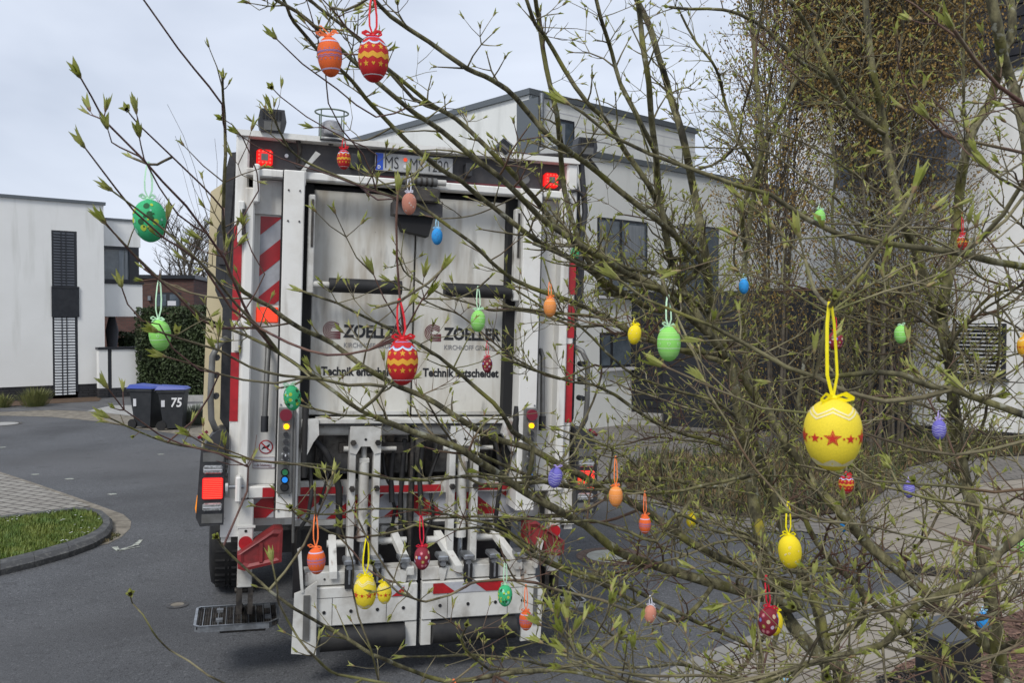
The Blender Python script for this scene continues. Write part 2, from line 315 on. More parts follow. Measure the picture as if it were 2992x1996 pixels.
# dark side housings, cream side panels, grab handles, light clusters
for sx in (0, 1):
    X = (lambda x: x) if not sx else mir
    P = lambda pts: [(X(x), z) for x, z in pts]
    b = tb(); b.prism(P([(-1.145, 3.54), (-1.2, 3.53), (-1.225, 3.42), (-1.235, 3.12), (-1.27, 3.04), (-1.272, 2.66), (-1.225, 2.55), (-1.225, 1.85), (-1.165, 1.75), (-1.165, 3.54)]), .08, .34, black)
    b.box(min(X(-1.255), X(-1.19)), max(X(-1.255), X(-1.19)), .06, .08, 2.82, 3.0, darkp, .004); b.build('side_housing', truck)
    x0, x1 = sorted((X(-1.345), X(-1.2))); ch = .05
    b = tb(); b.prism(P([(-1.345, 1.5), (-1.19, 1.5), (-1.19, 3.40), (-1.225, 3.40), (-1.325, 3.32)]), .4, .44, cream); b.build('side_guard_panel', truck)
    b = tb(); b.tube([(X(-1.2), .06, 2.36), (X(-1.235), -.02, 2.33), (X(-1.275), -.03, 2.25), (X(-1.28), -.03, 2.0), (X(-1.272), -.03, 1.86), (X(-1.245), -.01, 1.79), (X(-1.2), .04, 1.76)], .019, panelg, 10); b.build('grab_handle', truck)
    b = tb()
    for z in (2.24, 2.13, 2.0): b = tb(); b.tube([(X(-1.25), .06, z), (X(-1.25), -.02, z)], .02, black, 8); b.build('clearance_lamp', truck)
    b = tb(); b.prism(P([(-1.225, 1.80), (-1.26, 1.775), (-1.325, 1.68), (-1.345, 1.27), (-1.32, 1.215), (-1.185, 1.222), (-1.185, 1.80)]), -.12, .2, black)
    pa, pb = sorted((X(-1.312), X(-1.192)))
    b.box(pa, pb, -.124, -.12, 1.61, 1.665, panelg); b.box(pa, pb, -.124, -.12, 1.235, 1.29, panelg); cl = b.build('light_cluster', truck)
    for z0, z1 in ((1.536, 1.588), (1.308, 1.358)):
        b = tb(); b.box(pa+.003, pb-.003, -.132, -.12, z0, z1, clearl, .01)
        for i in range(6):
            for zz in (z0+.013, z1-.013): b.disc(pa+.016+.0178*i, zz, .007, -.134, -.132, clearl, 8)
        b.box(pa+.008, pb-.008, -.1345, -.132, (z0+z1)/2-.002, (z0+z1)/2+.003, sticker); b.build('clear_lamp', cl)
    b = tb(); b.box(pa, pb, -.134, -.12, 1.382, 1.512, redlit, .008)
    for i in range(11): b.box(pa+.005, pb-.005, -.1365, -.134, 1.389+.0113*i, 1.3935+.0113*i, reddot)
    b.build('brake_lamp', cl)
    b = tb(); b.tube([(X(-1.338), -.03, 1.27), (X(-1.346), -.03, 1.31), (X(-1.336), -.03, 1.39)], .009, amber, 8); b.build('side_marker', cl)
    b = tb(); q = V((X(-1.31), -.06, 1.755)); d_ = V((-.6 if not sx else .6, 0, .8)); b.tube([q-d_*.02, q+d_*.006], .024, panelg, 14); b.tube([q+d_*.007, q+d_*.024], .036, redbtn, 16); b.build('emergency_button', cl)
    # red side strips
    b = tb(); zs = ((2.475, 3.063), (1.847, 2.275)) if not sx else ((2.72, 2.955), (2.42, 2.65), (1.835, 2.38))
    for z0, z1 in zs: b = tb(); b.box(min(X(-1.166), X(-1.117)), max(X(-1.166), X(-1.117)), -.034, -.03, z0, z1, redfilm); b.build('reflective_strip', truck)
    # grab tube on the recessed panel
    b = tb(); b.tube([(X(-.945), .03, 2.33), (X(-.945), -.03, 2.29), (X(-.955), -.03, 1.86)], .017, panelg, 10); b.tube([(X(-.955), -.03, 1.88), (X(-.955), -.03, 1.78)], .024, black, 10); b.build('grab_bar', truck)
    # control box
    pa, pb = sorted((X(-.874), X(-.785)))
    b = tb(); b.box(pa, pb, -.165, -.131, 1.41, 1.945, panelg, .006)
    for x in (pa+.012, pb-.012):
        for z in (1.96, 1.395, 1.30): b.disc(x, z, .006, -.136, -.13, steel, 8)
    cb = b.build('control_box', truck); xm = (pa+pb)/2
    b = tb(); b.tube([(xm, -.165, 1.902), (xm, -.18, 1.902)], .02, redbtn, 14, caps=False); b.tube([(xm-.004, -.18, 1.902), (xm-.004, -.205, 1.902)], .037, redbtn, 20, smooth=False); b.build('emergency_button', cb)
    b = tb(); b.box(xm-.02, xm+.022, -.168, -.165, 1.808, 1.85, mat('lamp_bezel', (.3, .26, .2), .4)); b.disc(xm+.002, 1.829, .0165, -.18, -.168, yellow_lit); b.build('push_button', cb)
    for z, m_, rr in ((1.781, black, .016), (1.736, black, .016), (1.69, black, .016), (1.642, black, .017), (1.60, black, .015), (1.546, greenb, .017), (1.5, bluelit, .017), (1.453, rubber, .019)):
        b = tb()
        if z == 1.642: b.box(xm-.022, xm+.022, -.167, -.165, 1.62, 1.664, sticker); b.box(xm-.004, xm+.004, -.186, -.184, 1.645, 1.66, sticker)
        b.disc(xm, z, rr+.008, -.172, -.165, slot if z < 1.58 else panelg); b.disc(xm, z, rr, -.184, -.165, m_); b.build('push_button', cb)
b = tb(); b.tube([(-.778, -.15, 1.93), (-.773, -.155, 1.7), (-.772, -.15, 1.4), (-.77, -.14, 1.1)], .009, panelg, 8); b.box(-.75, -.725, .0, .05, 1.38, 1.95, worn); b.build('conduit', truck)
b = tb(); b.box(.715, .81, -.136, -.131, 1.66, 1.80, sticker); b.box(.74, .79, -.138, -.136, 1.69, 1.77, redfilm); b.build('warning_sticker', truck)
# hazard boards with slanted stripes
def stripes(name, x0, x1, z0, z1, y, w_, sl, parent=truck, ph=0., first=True):
    b = tb(); b.box(x0, x1, y, y+.004, z0, z1, silverfilm)
    def clip(poly):
        for ax, lim, sg in ((0, x0, 1), (0, x1, -1), (1, z0, 1), (1, z1, -1)):
            o = []
            for i in range(len(poly)):
                a, c = poly[i], poly[(i+1) % len(poly)]; da, dc = (a[ax]-lim)*sg, (c[ax]-lim)*sg
                if da >= 0: o.append(a)
                if da*dc < 0: t = da/(da-dc); o.append((a[0]+(c[0]-a[0])*t, a[1]+(c[1]-a[1])*t))
            poly = o
            if not poly: break
        return poly
    per = 2*w_; k = -40
    while k < 40:
        c0 = z1+ph+k*per                     # stripe: z - sl*(x-x0) in [c0-w, c0]
        q = clip([(x0, c0-w_), (x0, c0), (x1, c0+sl*(x1-x0)), (x1, c0-w_+sl*(x1-x0))])
        if len(q) > 2: n = len(q); b.add([(x, y-.002, z) for x, z in q], [list(range(n))], redfilm)
        k += 1
    return b.build(name, parent)
stripes('hazard_board', -1.009, -.885, 2.585, 3.138, .036, .13, .9, ph=.01)
stripes('hazard_board', -1.006, -.885, 1.225, 1.355, .03, .15, .95, ph=-.05)
stripes('hazard_board', -.73, -.07, 1.19, 1.345, .1, .15, .8, ph=.0)
stripes('hazard_board', -.0, .80, 1.19, 1.345, .1, .15, -.8, ph=.05)
b = tb()
for x0, x1 in ((-.72, -.45), (-.22, .2), (.44, .8)): b = tb(); b.box(x0, x1, .045, .05, 1.365, 1.41, redfilm); b.build('reflective_strip', truck)
b = tb(); b.box(-.958, -.885, -.054, -.05, 1.372, 1.432, redfilm); b.build('reflective_strip', truck)
b = tb(); b.box(-1.045, -.885, -.05, .03, 1.364, 1.44, white, .008); b.box(mir(-.885), mir(-1.045), -.05, .03, 1.364, 1.44, white, .008); b.box(-.75, .68, .05, .09, 1.355, 1.45, worn); b.box(-1.0, .93, .106, .2, 1.16, 1.36, white); b.box(-.75, .68, .09, .2, 1.15, 1.185, worn); b.build('bumper', truck)
b = tb(); b.box(-1.022, -.887, .03, .036, 2.468, 2.565, orangelit, .005)
for i in range(7): b.box(-1.015, -.893, .027, .03, 2.476+.0125*i, 2.481+.0125*i, reddot)
b.build('warning_lamp', truck)
# stickers on the left panel
b = tb(); cx_, cz_ = -.942, 1.676
b.disc(cx_, cz_, .044, .036, .04, redfilm, 28); b.disc(cx_, cz_, .037, .034, .036, sticker, 28); b.prism([(cx_-.026, cz_+.03), (cx_-.032, cz_+.024), (cx_+.026, cz_-.03), (cx_+.032, cz_-.024)], .0325, .034, redfilm)
b.prism([(cx_-.028, cz_-.02), (cx_-.018, cz_+.002), (cx_+.002, cz_+.006), (cx_+.024, cz_+.02), (cx_+.024, cz_+.01), (cx_+.01, cz_-.012), (cx_+.014, cz_-.024), (cx_+.004, cz_-.01), (cx_-.01, cz_-.01)], .0334, .036, ink); b.build('prohibition_sign', truck)
b = tb(); b.box(-1.02, -.887, .036, .04, 1.54, 1.612, sticker); b.box(-1.02, -1.017, .0345, .036, 1.54, 1.612, maroon)
for z in (1.54, 1.58, 1.609): b.box(-1.0169, -.887, .0345, .036, z, z+.003, maroon)
sg = b.build('warning_sticker', truck); text_mesh('lettering', 'in die Schüttung g', .024, maroon, sg, (-1.012, .034, 1.553+DZ), (R(90), 0, 0), 0, .62)
# lower posts, feet, reflectors, red chocks
for sx in (0, 1):
    X = (lambda x: x) if not sx else mir
    def bb_(x0, x1, *a, **k): b.box(min(X(x0), X(x1)), max(X(x0), X(x1)), *a, **k)
    b = tb(); bb_(-1.205, -1.086, -.04, .5, 1.128, 1.37, white); bb_(-1.098, -1.008, -.06, .02, .81, 1.36, worn, .006); bb_(-1.11, -.995, -.065, -.055, 1.185, 1.2, worn); b.disc(X(-1.052), 1.165, .009, -.064, -.06, slot, 10)
    bb_(-1.2, -1.14, -.02, .04, 1.09, 1.15, worn); b.build('support_post', truck)
    b = tb(); b.disc(X(-1.052), 1.092, .042, -.074, -.06, redfilm, 20); b.build('round_reflector', truck)
    b = tb(); bb_(-1.1, -1.065, -.05, .06, .64, .83, gunk); bb_(-1.03, -1.0, -.05, .06, .64, .83, gunk); b.tube([(X(-1.11), .0, .78), (X(-.99), .0, .78)], .018, gunk, 8)
    b.tube([(X(-1.07), .0, .68), (X(-1.07), .38, .56)], .018, gunk, 6); b.tube([(X(-1.02), .0, .68), (X(-1.02), .38, .56)], .018, gunk, 6); b.build('step_bracket', truck)
    pts = [(-1.1, 1.04), (-.885, 1.188), (-.832, 1.186), (-.835, .985), (-1.055, .94), (-1.095, .955)]
    b = tb(); b.prism([(X(x), z) for x, z in pts], -.14, .0, redpl)
    c0 = (-.955, 1.06); rim = [(c0[0]+(x-c0[0])*.86, c0[1]+(z-c0[1])*.82) for x, z in pts]; rim2 = [(c0[0]+(x-c0[0])*.74, c0[1]+(z-c0[1])*.66) for x, z in pts]
    n_ = 6; vs = [(X(x), -.15, z) for x, z in pts]+[(X(x), -.155, z) for x, z in rim]+[(X(x), -.143, z) for x, z in rim2]
    b.add(vs, [[i, (i+1) % n_, n_+(i+1) % n_, n_+i] for i in range(n_)]+[[n_+i, n_+(i+1) % n_, 2*n_+(i+1) % n_, 2*n_+i] for i in range(n_)], redpl)
    bb_(-.97, -.95, -.158, -.143, .99, 1.11, redpl); b.build('wheel_chock', truck)
    # folding grating step
    b = tb(); xa, xb, ya, yb, z = -1.345, -.835, .02, .42, .56
    out_ = [(xa+.03, ya), (xb-.06, ya), (xb, ya+.07), (xb, yb), (xa+.02, yb), (xa, yb-.02), (xa, ya+.03)]
    ln = [(X(x), y, z) for x, y in out_]+[(X(out_[0][0]), out_[0][1], z)]
    for i in range(len(ln)-1):
        p, q = V(ln[i]), V(ln[i+1]); b.add([p-V((0, 0, .04)), q-V((0, 0, .04)), q, p], [(0, 1, 2, 3)], steel); n2 = (q-p).normalized().cross(V((0, 0, 1)))*.008
        b.add([p-n2, q-n2, q+n2, p+n2], [(0, 1, 2, 3)], steel)
    for i in range(1, 11):
        x = xa+(xb-xa)*i/11; bb_(x-.0018, x+.0018, ya+.01, yb-.005, z-.022, z-.004, steel)
    b.build('step_frame', truck)
    b = tb()
    for i in range(1, 34):
        x = xa+(xb-xa)*i/34; bb_(x-.0014, x+.0014, ya+.01, yb-.005, z-.024, z-.008, gunk)
    for i in range(1, 24):
        y = ya+(yb-ya)*i/24; bb_(xa+.01, xb-.01, y-.0014, y+.0014, z-.026, z-.01, gunk)
    for x, y in ((-1.2, .1), (-1.2, .3), (-.9, .12), (-.9, .34)): bb_(x-.02, x+.02, y, y+.04, z-.01, z+.008, steel)
    bb_(xa+.15, xb-.08, ya+.05, ya+.3, z-.07, z-.03, gunk); b.build('step_grating', truck)
# tail lift: shelf, tubes, gussets, masts, cylinders, hoses
b = tb(); b.box(-.64, .66, -.1, .05, 1.836, 1.868, worn, .004); b.box(-.63, .65, -.098, .05, 1.825, 1.8355, slot); b.tube([(-.62, .02, 1.79), (-.03, .02, 1.79)], .042, worn, 14); b.tube([(.0, .02, 1.79), (.62, .02, 1.79)], .042, worn, 14)
b.tube([(-.02, .02, 1.79), (-.01, .02, 1.79)], .06, gunk, 14); b.build('lift_shelf', truck)
for s_ in (0, 1):
    X = (lambda x: x) if not s_ else (lambda x: -.05-x)
    b = tb(); b.prism([(X(x), z) for x, z in ((-.735, 1.868), (-.63, 1.868), (-.625, 1.77), (-.66, 1.72), (-.695, 1.645), (-.73, 1.66))], -.12, -.06, worn); b.build('gusset', truck)
for xc in (-.329, .326):
    b = tb(); b.box(xc-.1, xc-.058, -.09, -.0, .92, 1.8, worn, .004); b.box(xc+.056, xc+.1, -.09, .0, .92, 1.8, worn, .004)
    b.prism([(xc-.1, 1.82), (xc+.1, 1.82), (xc+.1, 1.65), (xc+.058, 1.64), (xc+.03, 1.69), (xc-.03, 1.69), (xc-.058, 1.64), (xc-.1, 1.65)], -.098, -.091, worn)
    for z in (1.715, 1.42):
        for x in (xc-.079, xc+.078): b.disc(x, z, .02, -.115, -.09, gunk, 6)
    b.disc(xc, 1.735, .009, -.1, -.098, slot, 10); b.build('lift_mast', truck)
    b = tb(); b.tube([(xc, -.03, 1.68), (xc, -.03, 1.585)], .018, worn, 10); b.box(xc-.033, xc+.033, -.06, 0, 1.575, 1.61, worn, .005); b.tube([(xc, -.03, 1.58), (xc, -.03, 1.13)], .034, worn, 16); b.tube([(xc, -.03, 1.13), (xc, -.03, 1.07)], .039, worn, 14); b.tube([(xc, -.03, 1.08), (xc, .0, .72)], .018, chrome, 10); b.build('hydraulic_cylinder', truck)
    b = tb(); b.box(xc-.155, xc+.35 if xc < 0 else xc-.1, .02, .05, 1.63, 1.70, gunk); b.build('cross_shaft', truck); b = tb(); b.tube([(xc-.13, -.02, 1.665), (xc-.101, -.02, 1.665)], .018, worn, 8); b.build('shaft_stub', truck); b = tb(); b.tube([(xc+.101, -.02, 1.665), (xc+.21, -.02, 1.665)], .015, worn, 8); b.build('shaft_stub', truck)
    b = tb(); b.box(xc+.14, xc+.29, .1, .2, 1.0, 1.13, worn, .01); b.disc(xc+.215, 1.08, .045, .07, .1, gunk, 16); b.build('pivot_bracket', truck); b = tb(); b.tube([(xc-.22, .0, 1.05), (xc-.1, .0, 1.05)], .024, worn, 10); b.build('cross_tube', truck); b = tb(); b.tube([(xc+.1, .02, 1.05), (xc+.3, .02, 1.05)], .022, worn, 10); b.build('cross_tube', truck)
hoses = [([(x, .03, z0), (x+random.uniform(-.02, .02), .06, (z0+z1)/2), (x, .03, z1)], .018) for x, z0, z1 in ((-.13, 1.66, 1.3), (-.055, 1.72, .95), (.0, 1.73, .95), (.07, 1.7, 1.25))]
hoses += [([(-.64, -.03, 1.72), (-.58, -.05, 1.66), (-.52, -.04, 1.55), (-.48, .0, 1.4), (-.47, .02, 1.1)], .022), ([(-.67, -.03, 1.56), (-.66, -.1, 1.4), (-.68, -.11, 1.25), (-.74, -.08, 1.15), (-.745, .0, .98)], .013),
    ([(-.745, -.02, 1.15), (-.735, .0, .95)], .03), ([(.55, -.03, 1.72), (.6, -.05, 1.5), (.58, 0, 1.2), (.6, .02, .98)], .016), ([(.68, -.1, 1.95), (.66, -.12, 1.82), (.69, -.1, 1.65)], .024), ([(-.71, -.1, 1.95), (-.715, -.12, 1.8), (-.71, -.1, 1.5)], .02),
    ([(.22, .1, 1.7), (.12, .05, 1.45), (.16, .08, 1.2), (.1, .1, 1.0)], .011), ([(-.2, .1, 1.7), (-.18, .05, 1.5), (-.1, .08, 1.25), (-.13, .1, 1.0)], .011), ([(-.6, .05, 1.6), (-.55, .0, 1.5), (-.6, .02, 1.3)], .009)]
for pts_, r_ in hoses: b = tb(); b.tube(pts_, r_, rubber, 8); b.build('hydraulic_hose', truck)
b = tb(); b.box(-.74, .68, .3, .34, .62, 1.12, darkp); b.box(-.02, .0, .0, .1, .9, 1.8, gunk)
for x in (-.62, -.15, .12, .52): b.box(x, x+.05, .2, .3, 1.25, 1.82, gunk)
b.box(-.62, .6, .28, .31, 1.5, 1.56, worn); b.box(-.3, .55, .3, .33, 1.62, 1.75, panelg); b.build('underframe', truck)
# comb lift table: two halves
for (x0, x1) in ((-.69, .022), (.052, .83)):
    b = tb(); b.box(x0, x1, -.14, -.09, .82, .905, worn, .004); b.box(x0, x1, -.09, .02, .893, .903, worn); b.box(x0+.0, x1, -.16, -.1, .565, .812, worn, .006)
    for k in range(4):
        x = x0+.12+k*(x1-x0-.16)/3.3; b.disc(x, .86, .007, -.144, -.14, gunk, 8); b.disc(x, .655, .011, -.165, -.16, slot, 10)
    for x in (x0+.17, x1-.2): b.box(x-.0015, x+.0015, -.1615, -.16, .575, .745, gunk)
    b.box(x0+.06, x1-.05, -.1615, -.16, .744, .7465, gunk)
    for x in (x0+.03, x0+.06): b.disc(x if x0 > 0 else x1-(x-x0), .80, .012, -.148, -.14, steel, 10)
    tbl = b.build('lift_table', truck)
    xr0, xr1 = (x0+.10, x1-.08) if x0 < 0 else (x0+.07, x1-.14)
    b = tb(); b.tube([(xr0, -.14, .478), (xr1, -.14, .478)], .075, rubber, 22); b.build('rubber_roller', tbl)
    b = tb()
    if x0 < 0: b.prism([(-.70, .81), (-.62, .86), (-.615, .40), (-.765, .42), (-.755, .79)], -.19, -.165, worn); b.box(-.70, -.66, -.2, -.19, .5, .78, panelg); b.build('end_plate', tbl); b = tb(); b.box(x1-.075, x1, -.15, -.09, .40, .56, worn); b.build('roller_bracket', tbl); b = tb(); b.prism([(-.74, 1.05), (-.72, 1.06), (-.70, .80), (-.715, .80)], -.2, -.1, worn)
    else: b.prism([(.74, .84), (.83, .79), (.87, .74), (.86, .40), (.72, .39)], -.19, -.165, worn); b.box(.80, .825, -.2, -.19, .5, .76, panelg); b.build('end_plate', tbl); b = tb(); b.box(x0, x0+.065, -.15, -.09, .40, .56, worn); b.build('roller_bracket', tbl); b = tb(); b.prism([(.80, .88), (.82, .88), (.86, 1.06), (.84, 1.07)], -.2, -.1, worn)
    b.build('guide_fin', tbl)
    st = stripes('hazard_strip', *((x0+.30, x1-.09) if x0 < 0 else (x0+.07, x1-.2)), .735, .803, -.166, .15, (.75 if x0 < 0 else -.75), tbl, ph=.05)
for x in (-.42, -.243, -.071, .184, .355, .53, .703):
    b = tb(); b.box(x-.036, x+.036, -.19, -.06, .95, .985, steel, .008); b.box(x-.02, x+.02, -.15, -.1, .90, .955, gunk); b.disc(x, .93, .02, -.17, -.1, steel, 8)
    if x in (-.42, -.243, .355, .53): b.box(x-.026, x+.026, -.175, -.14, .80, .92, slot); b.box(x-.006, x+.006, -.182, -.176, .83, .92, steel)
    else: b.prism([(x-.03, .9), (x+.03, .9), (x+.006, .78), (x-.006, .78)], -.155, -.14, worn)
    b.build('bin_clamp', truck)
for xt, xb in ((-.515, -.52), (-.11, -.03), (.18, .29), (.57, .70)):
    b = tb(); T0, T1_, B0, B1 = 1.105, 1.06, .912, .868; w2 = .024
    b.add([(xt-w2, .02, T0), (xt+w2, .02, T0), (xb+w2, -.17, B0), (xb-w2, -.17, B0), (xt-w2, .02, T1_), (xt+w2, .02, T1_), (xb+w2, -.17, B1), (xb-w2, -.17, B1)],
        [(0, 3, 2, 1), (4, 5, 6, 7), (0, 4, 7, 3), (1, 2, 6, 5), (2, 3, 7, 6), (0, 1, 5, 4)], worn); b.build('comb_arm', truck)
# wheels, mudguard
for x0, x1 in ((-1.33, -1.02), (.93, 1.24)):
    for yc in (2.25, 7.6):
        b = tb(); prof = [(x0+.02, .30), (x0, .40), (x0+.015, .49), (x0+.05, .52), (x1-.05, .52), (x1-.015, .49), (x1, .40), (x1-.02, .30)]; n_ = 40; vs = []
        for x, r in prof:
            for j in range(n_): a = 2*pi*j/n_; vs.append((x, yc+r*cos(a), .72+r*sin(a)))
        b.add(vs, [[i*n_+j, i*n_+(j+1) % n_, (i+1)*n_+(j+1) % n_, (i+1)*n_+j] for i in range(7) for j in range(n_)], rubber, True)
        for j in range(n_):
            a = 2*pi*(j+.5)/n_
            for (xa, xb) in ((x0+.05, x0+.13), (x0+.15, x1-.15), (x1-.13, x1-.05)): b.box(xa, xb, yc+.5*cos(a)-.02, yc+.5*cos(a)+.02, .72+.525*sin(a)-.01, .72+.525*sin(a)+.01, rubber)
        wl = b.build('wheel', truck); b = tb(); b.tube([(x0+.03, yc, .72), (x1-.03, yc, .72)], .29, steel, 24); b.build('rim', wl)
b = tb(); b.box(-1.2, -1.0, 1.7, 2.8, 1.2, 1.24, black); b.box(.9, 1.12, 1.7, 2.8, 1.2, 1.24, black); b.build('mudguard', truck)
#@@PART2
# ================================================================== ground, road, paving
def sheet(name, pts, z, m, thick=0.):
    b = MB()
    if thick: b.slab(pts, z-thick, z, m)
    else: b.add([(p[0], p[1], z) for p in pts], [list(range(len(pts)))], m)
    return struct(b.build(name))
asph = mat('asphalt', (.046, .048, .052), .82, col2=(.165, .17, .18), scale=75, lo=.33, hi=.72, bump=.9, bscale=90, detail=9, spec=.35)
layer(asph, (.21, .215, .22), 38, .60, .66, seed=21, amt=.55); layer(asph, (.02, .02, .022), 34, .58, .66, seed=31, amt=.6); layer(asph, (.035, .035, .037), .55, .42, .66, amt=.55); layer(asph, (.2, .2, .2), 130, .68, .72, seed=4, amt=.55); layer(asph, (.105, .105, .108), .22, .5, .7, seed=8, amt=.6); layer(asph, (.03, .03, .031), 5, .6, .75, seed=3, amt=.4); layer(asph, (.016, .016, .017), 60, .64, .7, seed=12, amt=.6)
sheet('road', [(-90, -12), (90, -12), (90, 180), (-90, 180)], 0, asph)
pav_g = brick('paver_grey', (.20, .19, .17), (.27, .255, .23), (.07, .065, .06), .22, .11, R(-24), .012)
pav_b = brick('paver_beige', (.235, .205, .165), (.295, .265, .22), (.085, .072, .056), .42, .21, R(-38), .008)
pav_f = brick('paver_forecourt', (.15, .14, .125), (.19, .175, .16), (.08, .075, .07), .24, .16, R(12), .012)
pav_d = brick('paver_dark', (.085, .085, .09), (.12, .12, .122), (.04, .04, .04), .4, .2, R(40), .012)
gut = mat('gutter_concrete', (.23, .205, .165), .9, col2=(.13, .115, .09), scale=6, bump=.4)
kerbm = mat('kerb_basalt', (.055, .056, .058), .8, col2=(.15, .15, .14), scale=16, lo=.5, hi=.75, bump=.5)
light_c = mat('pale_concrete', (.36, .355, .34), .8, col2=(.28, .275, .26), scale=4, bump=.15)
def GP(pts, k='px', z=0.): return [tuple(G(u, v, z)[:2]) for u, v in cc(k, pts)]
# far pavement on the left
far = [(-900, 1214), (0, 1215), (152, 1219), (284, 1232), (406, 1254), (520, 1270), (640, 1288), (900, 1300), (900, 1060), (-900, 1060)]
sheet('gutter', GP(far), .004, gut)
far2 = [(-900, 1203), (0, 1205), (150, 1199), (262, 1203), (410, 1216), (600, 1242), (900, 1262), (900, 1060), (-900, 1060)]
sheet('pavement', GP(far2), .008, pav_d)
sheet('path', GP([(255, 1202), (330, 1186), (400, 1186), (700, 1178), (900, 1176), (900, 1200), (640, 1200), (540, 1203), (410, 1220)]), .012, light_c)
sheet('planting_bed', GP([(-900, 1190), (0, 1191), (150, 1181), (290, 1174), (300, 1160), (-100, 1160), (-900, 1170)]), .016, mat('soil', (.05, .035, .022), .95, col2=(.12, .07, .04), scale=22, bump=.8))
# island with paving, grass and kerb
isl = [(-60, 335), (0, 355), (200, 420), (420, 495), (600, 560), (710, 600), (755, 640), (750, 680), (700, 730), (620, 770), (450, 805), (250, 850), (0, 930), (-900, 1100), (-1500, 900), (-900, 100)]
sheet('island_gutter', GP(isl, 'h2'), .004, gut)
isl2 = [(0, 366), (190, 430), (410, 508), (520, 556), (430, 566), (300, 580), (0, 610), (-900, 700), (-900, 120)]
sheet('island_paving', GP(isl2, 'h2'), .010, brick('paver_bone', (.215, .2, .175), (.27, .255, .225), (.06, .052, .045), .2, .16, R(28), .014))
ko = [(-900, 690), (0, 600), (300, 568), (440, 552), (530, 555), (600, 572), (645, 610), (650, 655), (620, 700), (540, 745), (400, 795), (200, 850), (0, 897), (-900, 1100)]
ki = [(-900, 712), (0, 616), (300, 582), (440, 565), (520, 572), (562, 592), (590, 620), (592, 650), (560, 682), (500, 715), (380, 758), (190, 812), (0, 858), (-900, 1040)]
KO = [G(u, v, .09) for u, v in cc('h2', ko)]; KI = [G(u, v, .09) for u, v in cc('h2', ki)]
b = MB(); n = len(KO)
for i in range(n-1):
    o0, o1, i0, i1 = KO[i], KO[i+1], KI[i], KI[i+1]
    L_ = (o1-o0).length; c_ = max(1, int(L_/.33))
    for k in range(c_):
        a, c2 = k/c_+.004, (k+1)/c_-.004
        A, B, C_, D = o0.lerp(o1, a), o0.lerp(o1, c2), i0.lerp(i1, c2), i0.lerp(i1, a)
        dn = V((0, 0, -.11)); A2, B2 = A.lerp(D, .3), B.lerp(C_, .3)
        A1, B1 = A+V((0, 0, -.035)), B+V((0, 0, -.035))
        b.add([A1+dn, B1+dn, A1, B1, A2, B2, D, C_, D+dn, C_+dn], [(0, 1, 3, 2), (2, 3, 5, 4), (4, 5, 7, 6), (6, 7, 9, 8), (0, 2, 4, 6, 8), (1, 9, 7, 5, 3)], kerbm)
struct(b.build('kerb'))
sheet('lawn_soil', [tuple(p[:2]) for p in KI], .05, mat('lawn_soil', (.06, .085, .02), .95, col2=(.10, .09, .035), scale=14, bump=.6))
def inpoly(p, poly):
    c = False; n = len(poly)
    for i in range(n):
        a, q = poly[i], poly[i-1]
        if (a[1] > p[1]) != (q[1] > p[1]) and p[0] < (q[0]-a[0])*(p[1]-a[1])/(q[1]-a[1])+a[0]: c = not c
    return c
grass_m = mat('grass_blades', (.07, .135, .018), .6, col2=(.17, .2, .035), scale=5, lo=.35, hi=.65)
daisy_m = mat('daisy_white', (.6, .6, .58), .6)
dry_m = mat('dry_grass', (.17, .13, .06), .8, col2=(.075, .085, .03), scale=7, lo=.4, hi=.6)
def blades(b, poly, count, z, h0, h1, w_, m, lean=.4, xr=None, dens=None):
    xs = [p[0] for p in poly]; ys = [p[1] for p in poly]; k = 0; t = 0
    x0, x1, y0, y1 = min(xs), max(xs), min(ys), max(ys)
    if xr: x0, x1, y0, y1 = max(x0, xr[0]), min(x1, xr[1]), max(y0, xr[2]), min(y1, xr[3])
    while k < count and t < count*8:
        t += 1; x, y = random.uniform(x0, x1), random.uniform(y0, y1)
        if not inpoly((x, y), poly): continue
        if dens and noise.noise(V((x*dens, y*dens, 0))) < random.uniform(-.35, .25): continue
        k += 1; a = random.uniform(0, 2*pi); h = random.uniform(h0, h1); dx, dy = cos(a), sin(a); l1 = random.uniform(0, lean)*h
        p = V((x, y, z)); s_ = V((-dy, dx, 0))*w_; q = p+V((dx*l1*.35, dy*l1*.35, h*.6)); e = p+V((dx*l1, dy*l1, h))
        b.add([p-s_, p+s_, q+s_*.7, q-s_*.7, e], [(0, 1, 2, 3), (3, 2, 4)], m)
kp = [tuple(p[:2]) for p in KI]
b = MB(); vis = (-9, 0, 5.5, 12); blades(b, kp, 22000, .05, .03, .075, .004, grass_m, .8, vis)
o = b.build('lawn'); o['kind'] = 'stuff'; tag(o, 'short green grass filling the kerbed traffic island', 'grass')
b = MB()
for _ in range(2600):
    x, y = random.uniform(-9, 0), random.uniform(6, 12)
    if inpoly((x, y), kp) and noise.noise(V((x*1.3, y*1.3, 3))) > -.02:
        z = random.uniform(.09, .12); r = .011; b.add([(x+r*cos(a), y+r*sin(a), z) for a in (0, 1.05, 2.09, 3.14, 4.19, 5.24)], [(0, 1, 2, 3, 4, 5)], daisy_m)
o = b.build('daisies'); o['kind'] = 'stuff'; tag(o, 'tiny white daisies scattered through the island grass', 'flowers')
b = MB(); ring = GP(isl, 'h2')
blades(b, GP([(0, 897), (400, 795), (620, 705), (700, 720), (620, 765), (450, 805), (250, 848), (0, 925), (-400, 1000), (-400, 960)], 'h2'), 900, .004, .015, .04, .006, dry_m, .9)
o = b.build('gutter_weeds'); o['kind'] = 'stuff'; tag(o, 'thin dry weeds and moss in the gutter round the island', 'weeds')
